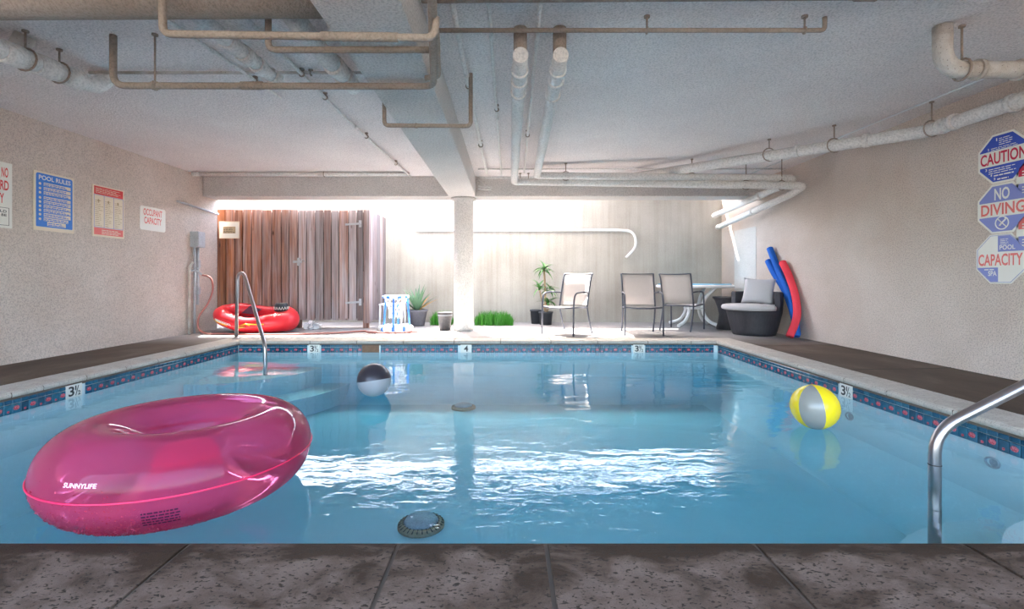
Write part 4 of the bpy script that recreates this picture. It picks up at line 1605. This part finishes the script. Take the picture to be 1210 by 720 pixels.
b = newbm()
tube(b, [hull_surf(3.6 + 0.05 * k, -0.45, 1.01) for k in range(15)], 0.007, 6)
tube(b, [hull_surf(4.95, 0.0, 1.01), hull_surf(4.85, 0.25, 1.01), hull_surf(4.65, -0.15, 1.01), hull_surf(4.85, -0.10, 1.01), hull_surf(4.55, -0.5, 1.01)], 0.010, 6)
tube(b, [hull_surf(4.85 + 0.05 * k, 0.2 - 0.02 * k, 1.01) for k in range(10)], 0.009, 6)
obj('yellow_flash', b, M['yellow_vinyl'], t)
b = newbm()
for k in range(7):
    a = 3.85 + 0.085 * k
    tube(b, [hull_surf(a + 0.05 * math.cos(q * PI / 4) + 0.006 * q, -0.18 + 0.12 * math.sin(q * PI / 4), 1.01) for q in range(8 if k else 11)], 0.005, 5)
obj('script_lettering', b, M['sign_white'], t)
t = thing('boat_cap', 'small black and white round cap standing on the red boat', 'cap', (-3.72, 7.93, 0.335))
b = newbm(); lathe(b, [(0.105, 0), (0.11, 0.04), (0.10, 0.11), (0.085, 0.135), (0.0001, 0.14)], (-3.72, 7.93, 0.335), 24); obj('cap_body', b, M['black_plastic'], t)
b = newbm()
for k in range(16):
    a0 = 2 * PI * k / 16
    f1 = lambda u, z_: (-3.72 + 0.109 * math.cos(a0 + u), 7.93 + 0.109 * math.sin(a0 + u), 0.335 + z_)
    tube(b, [f1(0, 0.03), f1(0.15, 0.075), f1(0.30, 0.03)], 0.006, 5)
obj('zigzag_band', b, M['sign_white'], t)
t = bpy.data.objects
b = newbm()
for k in range(60):
    c_ = Vector((-3.37 + random.gauss(0, 0.07), 8.35 + random.gauss(0, 0.05), 0.004 + abs(random.gauss(0, 0.05))))
    e1 = Vector((random.gauss(0, 1), random.gauss(0, 1), random.gauss(0, 1))).normalized() * 0.05
    e2 = e1.orthogonal().normalized() * 0.045
    P = [c_ + e1, c_ + e2, c_ - e1 * 0.8, c_ - e2]
    for p in P:
        p.z = max(p.z, 0.002)
    b.faces.new([b.verts.new(p) for p in P])
tag(obj('crumpled_bag', b, M['bag'], recalc=False), 'crumpled white plastic film on the ground beside the red boat', 'plastic film')

# ------------------------------------------------------------------ basketball hoop and stool
HX, HY = -1.86, 8.02
t = thing('pool_hoop', 'blue and white floating basketball hoop standing on the far deck', 'basketball hoop', (HX, HY, 0))
b = newbm()
tube(b, [(HX + 0.24 * math.cos(2 * PI * k / 36), HY + 0.2 * math.sin(2 * PI * k / 36), 0.052) for k in range(36)], 0.05, 12, closed=True)
base = obj('float_base', b, M['white_plastic'], t)
b = newbm()
for a in (4.0, 4.75, 5.4):
    tube(b, [(HX + 0.24 * math.cos(a + d), HY + 0.2 * math.sin(a + d), 0.052) for d in (-0.09, 0, 0.09)], 0.052, 12)
obj('blue_patch', b, M['blue_plastic'], base)
for a in (0.35, 1.6, 2.8, 4.72):
    b = newbm()
    tube(b, [(HX + 0.23 * math.cos(a), HY + 0.19 * math.sin(a), 0.08), (HX + 0.19 * math.cos(a), HY + 0.17 * math.sin(a), 0.56)], 0.017, 10)
    obj('leg', b, M['blue_plastic'], t)
b = newbm()
tube(b, [(HX + 0.2 * math.cos(2 * PI * k / 36), HY + 0.18 * math.sin(2 * PI * k / 36), 0.57) for k in range(36)], 0.024, 10, closed=True)
rim = obj('rim', b, M['white_plastic'], t)
b = newbm()
for a in (3.7, 4.3, 5.2, 5.8):
    tube(b, [(HX + 0.2 * math.cos(a + d), HY + 0.18 * math.sin(a + d), 0.57) for d in (-0.14, 0, 0.14)], 0.026, 10)
obj('blue_patch', b, M['blue_plastic'], rim)
b = newbm()
for k in range(14):
    for sgn in (1, -1):
        pts = []
        for q in range(9):
            a = 2 * PI * k / 14 + sgn * q * 0.14
            r_ = 0.185 - 0.075 * min(1, q / 5)
            pts.append((HX + r_ * math.cos(a), HY + 0.9 * r_ * math.sin(a), 0.555 - 0.042 * q))
        tube(b, pts, 0.0055, 5)
obj('net', b, M['white_plastic'], t)['kind'] = 'stuff'
t = thing('plastic_stool', 'low white tubular stool frame behind the basketball hoop', 'stool', (-2.0, 8.32, 0))
for dx, dy in ((-0.19, -0.15), (0.19, -0.15), (-0.19, 0.15), (0.19, 0.15)):
    b = newbm(); tube(b, [(-2.03 + dx, 8.50 + dy, 0.0), (-2.03 + dx * 0.95, 8.50 + dy * 0.95, 0.43)], 0.015, 10); obj('leg', b, M['white_plastic'], t)
b = newbm()
tube(b, fillet([(-2.22, 8.35, 0.42), (-1.84, 8.35, 0.42), (-1.84, 8.65, 0.42), (-2.22, 8.65, 0.42), (-2.22, 8.35, 0.42)], 0.05), 0.016, 10)
box(b, -2.20, -1.86, 8.37, 8.63, 0.415, 0.432, 0.005)
obj('seat', b, M['white_plastic'], t)

# ------------------------------------------------------------------ plants
def leaf_mesh(name, L, w, bend, m, seg=6, fold=0.25):
    bm = newbm()
    rows = []
    for i in range(seg + 1):
        t_ = i / seg
        ang = bend * t_
        # leaf grows along +x, droops by bend
        x_ = L * (math.sin(ang) / bend if abs(bend) > 1e-3 else t_)
        z_ = -L * ((1 - math.cos(ang)) / bend if abs(bend) > 1e-3 else 0)
        ww = w * (0.45 + 0.55 * math.sin(PI * min(1, t_ * 1.15 + 0.12))) * (1 - t_ ** 4) + 0.0008
        rows.append([bm.verts.new((x_, -ww / 2, z_ + ww * fold)), bm.verts.new((x_, 0, z_)), bm.verts.new((x_, ww / 2, z_ + ww * fold))])
    for i in range(seg):
        for j in range(2):
            f = bm.faces.new((rows[i][j], rows[i + 1][j], rows[i + 1][j + 1], rows[i][j + 1]))
            f.smooth = True
    me = bpy.data.meshes.new(name)
    bm.to_mesh(me); bm.free()
    me.materials.append(m)
    return me


def leaf(me, parent, loc, az, el, s=1.0):
    o_ = bpy.data.objects.new('leaf', me)
    C.objects.link(o_)
    o_.parent = parent
    o_.location = Vector(loc) - WL[parent.name]
    o_.rotation_euler = Matrix.Rotation(az, 3, 'Z').to_4x4().to_euler()
    o_.rotation_mode = 'QUATERNION'
    o_.rotation_quaternion = Quaternion((0, 0, 1), az) @ Quaternion((0, 1, 0), -el)
    o_.scale = (s, s, s)
    return o_


def pot(parent, x, y, r0, r1, h, m):
    bm = newbm()
    lathe(bm, [(r0, 0.0), (r1, h - 0.03), (r1 + 0.012, h - 0.03), (r1 + 0.012, h), (r1 - 0.015, h), (r1 - 0.02, h - 0.04)], (x, y, 0.0005), 28)
    o_ = obj('pot', bm, m, parent)
    bm = newbm()
    lathe(bm, [(r1 - 0.016, h - 0.045), (0.001, h - 0.03)], (x, y, 0.0005), 20)
    obj('soil', bm, M['soil'], parent)
    return o_


DX, DY = 0.72, 9.15
t = thing('dracaena_plant', 'tall potted dracaena with three leafy tufts by the back wall', 'potted plant', (DX, DY, 0))
pot(t, DX, DY, 0.11, 0.13, 0.25, M['black_plastic'])
b = newbm(); tube(b, [(DX, DY, 0.2), (DX - 0.01, DY, 0.6), (DX - 0.03, DY, 1.05)], 0.018, 10); obj('stem', b, M['stem'], t)
b = newbm(); tube(b, [(DX + 0.01, DY, 0.2), (DX - 0.07, DY + 0.02, 0.45), (DX - 0.12, DY + 0.02, 0.68)], 0.014, 10); obj('stem', b, M['stem'], t)
b = newbm(); tube(b, [(DX + 0.01, DY, 0.2), (DX + 0.05, DY + 0.02, 0.3), (DX + 0.06, DY + 0.02, 0.40)], 0.013, 10); obj('stem', b, M['stem'], t)
lm = leaf_mesh('leaf', 0.30, 0.05, 1.1, M['leaf'])
for (x_, z_, n_, s_, elr) in ((DX - 0.03, 1.06, 22, 0.95, (-0.3, 1.4)), (DX - 0.12, 0.70, 14, 0.95, (-0.2, 1.2)), (DX + 0.07, 0.68, 12, 0.9, (-0.4, 1.1)), (DX + 0.05, 0.42, 16, 1.0, (-0.3, 1.1))):
    for k in range(n_):
        leaf(lm, t, (x_, DY, z_ + random.uniform(-0.05, 0.03)), k * 2.4 + random.uniform(-0.3, 0.3), random.uniform(*elr), s_ * random.uniform(0.75, 1.1))
t = thing('empty_pot', 'small black nursery pot behind the dracaena pot', 'pot', (0.56, 9.41, 0))
pot(t, 0.56, 9.41, 0.10, 0.12, 0.27, M['black_plastic'])

AX, AY = -1.68, 8.95
t = thing('agave_plant', 'grey potted plant with long upright leaves, some yellow, behind the hoop', 'potted plant', (AX, AY, 0))
pot(t, AX, AY, 0.13, 0.185, 0.30, M['pot'])
lg = leaf_mesh('leaf', 0.58, 0.07, 0.35, M['leaf_grey'])
ly = leaf_mesh('leaf', 0.50, 0.06, 0.4, M['leaf_yellow'])
for k in range(20):
    az = k * 2.4
    leaf(ly if k in (3, 8, 13, 17) else lg, t, (AX + 0.04 * math.cos(az), AY + 0.04 * math.sin(az), 0.28), az, random.uniform(0.65, 1.4), random.uniform(0.75, 1.08))
ls = leaf_mesh('leaf', 0.17, 0.04, 1.2, M['leaf'])
for k in range(14):
    leaf(ls, t, (AX + random.uniform(-0.09, 0.09), AY - 0.06 + random.uniform(-0.08, 0.08), 0.28), random.uniform(0, 6.3), random.uniform(0.1, 0.8))


def grass_patch(lab, x0, x1, y0, y1, n_, hh):
    bm = newbm()
    for k in range(n_):
        x_ = random.uniform(x0, x1); y_ = random.uniform(y0, y1)
        e = 1 - 0.45 * abs((x_ - (x0 + x1) / 2) / (x1 - x0) * 2) ** 5
        h_ = hh * e * random.uniform(0.35, 1.2)
        a = random.uniform(0, 6.3)
        dx, dy = math.cos(a) * 0.004, math.sin(a) * 0.004
        lx, ly_ = random.gauss(0, 0.03), random.gauss(0, 0.03)
        v = [bm.verts.new((x_ - dx, y_ - dy, 0)), bm.verts.new((x_ + dx, y_ + dy, 0)), bm.verts.new((x_ + lx * 0.4 + dx, y_ + ly_ * 0.4 + dy, h_ * 0.6)), bm.verts.new((x_ + lx * 0.4 - dx, y_ + ly_ * 0.4 - dy, h_ * 0.6)), bm.verts.new((x_ + lx, y_ + ly_, h_))]
        bm.faces.new((v[0], v[1], v[2], v[3])); bm.faces.new((v[3], v[2], v[4]))
    o_ = obj('grass', bm, M['grass'], recalc=False)
    tag(o_, lab, 'grass')
    o_['kind'] = 'stuff'


grass_patch('patch of bright green grass right of the column along the back wall', -0.62, 0.10, 8.95, 9.35, 1500, 0.25)
grass_patch('small tuft of bright green grass left of the grey bucket', -1.46, -1.05, 9.0, 9.3, 650, 0.25)

t = thing('metal_bucket', 'small dented grey metal bucket at the foot of the column', 'bucket', (-1.07, 8.22, 0))
b = newbm()
lathe(b, [(0.0001, 0.002), (0.095, 0.002), (0.125, 0.29), (0.13, 0.30), (0.122, 0.30), (0.095, 0.02)], (-1.07, 8.22, 0), 28)
obj('bucket_body', b, M['bucket'], t)
b = newbm()
lathe(b, [(0.123, 0.245), (0.127, 0.25), (0.125, 0.258)], (-1.07, 8.22, 0), 28)
obj('band', b, M['galv'], t)

# ------------------------------------------------------------------ chairs
def make_chair(lab):
    t_ = thing('patio_chair', lab, 'chair', group='sling patio chairs')
    WL[t_.name] = Vector((0, 0, 0))
    W = 0.285
    for sx in (-1, 1):
        bm = newbm()
        tube(bm, fillet([(sx * W, -0.27, 0.0), (sx * W, -0.26, 0.50), (sx * W, -0.22, 0.645), (sx * W, 0.0, 0.66)], 0.09, 6), 0.0135, 10)
        obj('leg', bm, M['dark_metal'], t_, local=True)
        bm = newbm()
        tube(bm, [(sx * W, 0.0, 0.66), (sx * W, 0.12, 0.655), (sx * (W - 0.02), 0.25, 0.645)], 0.0135, 10)
        obj('armrest', bm, M['dark_metal'], t_, local=True)
        bm = newbm()
        tube(bm, catmull([(sx * (W - 0.03), 0.36, 0.0), (sx * (W - 0.03), 0.26, 0.22), (sx * (W - 0.03), 0.20, 0.42)], 5), 0.0135, 10)
        obj('leg', bm, M['dark_metal'], t_, local=True)
    bm = newbm()
    for sx in (-1, 1):
        tube(bm, catmull([(sx * (W - 0.03), 0.20, 0.42), (sx * (W - 0.03), 0.25, 0.62), (sx * (W - 0.03), 0.32, 0.86), (sx * (W - 0.025), 0.37, 0.955)], 5), 0.0135, 10)
    tube(bm, catmull([(-W + 0.025, 0.37, 0.955), (-0.12, 0.372, 0.945), (0.12, 0.372, 0.945), (W - 0.025, 0.37, 0.955)], 4), 0.010, 8)
    obj('back_frame', bm, M['dark_metal'], t_, local=True)
    bm = newbm()
    tube(bm, [(-W, -0.262, 0.43), (-0.1, -0.262, 0.415), (0.1, -0.262, 0.415), (W, -0.262, 0.43)], 0.012, 8)
    for sx in (-1, 1):
        tube(bm, [(sx * (W - 0.02), -0.262, 0.43), (sx * (W - 0.03), 0.20, 0.41)], 0.012, 8)
    tube(bm, [(-W + 0.03, 0.20, 0.415), (W - 0.03, 0.20, 0.415)], 0.010, 8)
    obj('seat_frame', bm, M['dark_metal'], t_, local=True)

    def sheet(prof, w):
        bm_ = newbm()
        rows = []
        for (y_, z_, sag) in prof:
            rows.append([(Vector((-w + 2 * w * j / 6, y_, z_ - sag * (1 - ((j - 3) / 3) ** 2)))) for j in range(7)])
        top = [[bm_.verts.new(p) for p in r_] for r_ in rows]
        for i in range(len(prof) - 1):
            for j in range(6):
                bm_.faces.new((top[i][j], top[i + 1][j], top[i + 1][j + 1], top[i][j + 1])).smooth = True
        bmesh.ops.solidify(bm_, geom=bm_.faces[:], thickness=0.005)
        return bm_
    obj('seat', sheet([(-0.26, 0.437, 0.004), (-0.15, 0.437, 0.02), (0.0, 0.43, 0.03), (0.13, 0.42, 0.02), (0.20, 0.425, 0.0)], W - 0.028), M['sling'], t_, local=True)
    obj('backrest', sheet([(0.215, 0.455, 0.0), (0.242, 0.60, 0.0), (0.285, 0.76, 0.0), (0.325, 0.88, 0.0), (0.365, 0.945, 0.0)], W - 0.036), M['sling'], t_, local=True)
    return t_


ch = make_chair('sling patio chair standing alone beside the dracaena in the sun patch')
ch.location = (0.93, 7.63, 0)
ch.rotation_euler = (0, 0, math.atan2(-0.62, 0.78))      # local -Y is the front
c2 = dup(ch)
c2['label'] = 'middle patio chair of three, facing the pool with its empty seat turned forward'
c2.location = (2.10, 7.60, 0)
c2.rotation_euler = (0, 0, -0.10)
c3 = dup(ch)
c3['label'] = 'patio chair turned away from the pool toward the white table'
c3.location = (3.00, 8.30, 0)
c3.rotation_euler = (0, 0, math.atan2(0.62, -0.78))

# ------------------------------------------------------------------ white table, wicker set
TX, TY = 3.47, 8.98
t = thing('patio_table', 'round white patio table with a blue top in the far right corner', 'table', (TX, TY, 0))
b = newbm(); tube(b, [(TX + 0.66 * math.cos(2 * PI * k / 48), TY + 0.62 * math.sin(2 * PI * k / 48), 0.735) for k in range(48)], 0.028, 10, closed=True); obj('table_rim', b, M['white_plastic'], t)
b = newbm(); lathe(b, [(0.0001, 0.738), (0.645, 0.738), (0.645, 0.782), (0.0001, 0.782)], (TX, TY, 0), 48)
for v in b.verts:
    v.co.y = TY + (v.co.y - TY) * 0.62 / 0.66
obj('table_top', b, M['glass_blue'], t)
for a in (-2.5, -0.9, 0.7, 2.3):
    c_, s_ = math.cos(a), math.sin(a)
    b = newbm()
    tube(b, catmull([(TX + 0.42 * c_, TY + 0.42 * s_, 0.72), (TX + 0.22 * c_, TY + 0.22 * s_, 0.52), (TX + 0.17 * c_, TY + 0.17 * s_, 0.30), (TX + 0.28 * c_, TY + 0.28 * s_, 0.11), (TX + 0.50 * c_, TY + 0.50 * s_, 0.024)], 6), [0.03] * 25, 10)
    obj('leg', b, M['white_plastic'], t)
b = newbm(); tube(b, [(TX + 0.17 * math.cos(2 * PI * k / 32), TY + 0.17 * math.sin(2 * PI * k / 32), 0.33) for k in range(32)], 0.02, 8, closed=True); obj('brace_ring', b, M['white_plastic'], t)

t = thing('wicker_side_table', 'dark wicker side table with a flared top behind the wicker chair', 'side table', (3.86, 8.36, 0))
b = newbm(); lathe(b, [(0.235, 0.0), (0.20, 0.14), (0.185, 0.25), (0.205, 0.36), (0.25, 0.49), (0.275, 0.53)], (3.86, 8.36, 0), 36); obj('table_body', b, M['wicker'], t)
b = newbm(); lathe(b, [(0.285, 0.53), (0.29, 0.545), (0.285, 0.558), (0.0001, 0.56)], (3.86, 8.36, 0), 36); obj('table_top', b, M['wicker'], t)

WX, WY = 3.85, 7.55
t = thing('wicker_chair', 'round dark wicker tub chair with grey cushions by the right wall', 'armchair', (WX, WY, 0))
b = newbm(); lathe(b, [(0.30, 0.0), (0.325, 0.06), (0.37, 0.24), (0.395, 0.36), (0.39, 0.385), (0.0001, 0.385)], (WX, WY, 0), 48); obj('chair_body', b, M['wicker'], t)
b = newbm()
A0, A1 = -1.02, 2.05
nseg = 30
prev = None
for k in range(nseg + 1):
    a = A0 + (A1 - A0) * k / nseg
    hgt = 0.665
    ring = []
    for r_, z_ in ((0.335, 0.37), (0.395, 0.37), (0.405, 0.50), (0.402, hgt - 0.02), (0.385, hgt), (0.345, hgt), (0.332, hgt - 0.02)):
        ring.append(b.verts.new((WX + r_ * math.cos(a), WY + r_ * math.sin(a), z_)))
    if prev:
        for i in range(len(ring)):
            f = b.faces.new((prev[i], ring[i], ring[(i + 1) % len(ring)], prev[(i + 1) % len(ring)])); f.smooth = True
    else:
        b.faces.new(ring)
    prev = ring
b.faces.new(list(reversed(prev)))
obj('backrest', b, M['wicker'], t)
# seat cushion: a rounded disc filling the tub and lipping over the front
b = newbm(); lathe(b, [(0.0001, 0.386), (0.38, 0.386), (0.415, 0.40), (0.425, 0.43), (0.41, 0.46), (0.36, 0.475), (0.0001, 0.48)], (WX - 0.075, WY - 0.06, 0), 40)
for v in b.verts:
    dx, dy = v.co.x - WX, v.co.y - WY
    rr = math.hypot(dx, dy); a = math.atan2(dy, dx)
    if A0 - 0.15 < a < A1 + 0.15 and rr > 0.325:
        v.co.x = WX + dx * 0.325 / rr; v.co.y = WY + dy * 0.325 / rr
obj('seat_cushion', b, M['cushion'], t)


def pillow(name, lab, c, w, h, th, rz, tilt, roll=0.0):
    bm = newbm()
    n_ = 12
    top, bot = [], []
    for i in range(n_ + 1):
        for lst, sg in ((top, 1), (bot, -1)):
            row = []
            for j in range(n_ + 1):
                u, v = i / n_ * 2 - 1, j / n_ * 2 - 1
                pinch = 1 - 0.09 * (1 - abs(u) ** 2) * abs(v) ** 3 - 0.09 * (1 - abs(v) ** 2) * abs(u) ** 3
                bulge = ((1 - u * u) * (1 - v * v)) ** 0.38 * th / 2
                row.append(bm.verts.new((u * w / 2 * pinch, sg * bulge, v * h / 2 * pinch)))
            lst.append(row)
    for i in range(n_):
        for j in range(n_):
            bm.faces.new((top[i][j], top[i][j + 1], top[i + 1][j + 1], top[i + 1][j])).smooth = True
            bm.faces.new((bot[i][j], bot[i + 1][j], bot[i + 1][j + 1], bot[i][j + 1])).smooth = True
    bmesh.ops.remove_doubles(bm, verts=bm.verts, dist=1e-5)
    R_ = Matrix.Rotation(rz, 4, 'Z') @ Matrix.Rotation(tilt, 4, 'X') @ Matrix.Rotation(roll, 4, 'Y')
    bmesh.ops.transform(bm, matrix=Matrix.Translation(c) @ R_, verts=bm.verts)
    return tag(obj(name, bm, M['cushion']), lab, 'cushion')


pillow('throw_cushion', 'square grey throw cushion leaning on the wicker chair back', (3.955, 7.61, 0.675), 0.46, 0.42, 0.14, -0.62, -0.30, 0.06)

# ------------------------------------------------------------------ noodles
def noodle(lab, pts, r, m):
    bm = newbm()
    pp = catmull(pts, 8)
    tube(bm, pp, r, 16)
    for e, d in ((pp[0], pp[0] - pp[1]), (pp[-1], pp[-1] - pp[-2])):
        d.normalize()
    t_ = thing('pool_noodle', lab, 'pool noodle', tuple(pts[-1]), group='pool noodles leaning on the right wall')
    obj('foam_tube', bm, m, t_)
    bm = newbm()
    for e, d in ((pp[0], (pp[0] - pp[1]).normalized()), (pp[-1], (pp[-1] - pp[-2]).normalized())):
        tube(bm, [e - d * 0.004, e + d * 0.0015], r * 0.33, 12)
    obj('core_hole', bm, M['dark'], t_)  # dark plug stands in for the shaded hole
    return t_


noodle('coral red pool noodle leaning on the right wall', [(4.235, 7.44, 1.12), (4.235, 7.28, 0.93), (4.225, 7.09, 0.62), (4.17, 6.96, 0.32), (4.03, 6.90, 0.04)], 0.052, M['foam_red'])
noodle('tall blue pool noodle whose top stands above the red one', [(4.235, 7.80, 1.36), (4.235, 7.56, 1.02), (4.215, 7.24, 0.66), (4.20, 7.06, 0.30), (4.15, 6.93, 0.04)], 0.048, M['foam_blue'])
noodle('shorter blue pool noodle tucked behind the tall blue one', [(4.24, 7.86, 1.16), (4.24, 7.68, 0.96), (4.243, 7.40, 0.70), (4.243, 7.18, 0.37), (4.24, 7.06, 0.045)], 0.048, M['foam_blue'])
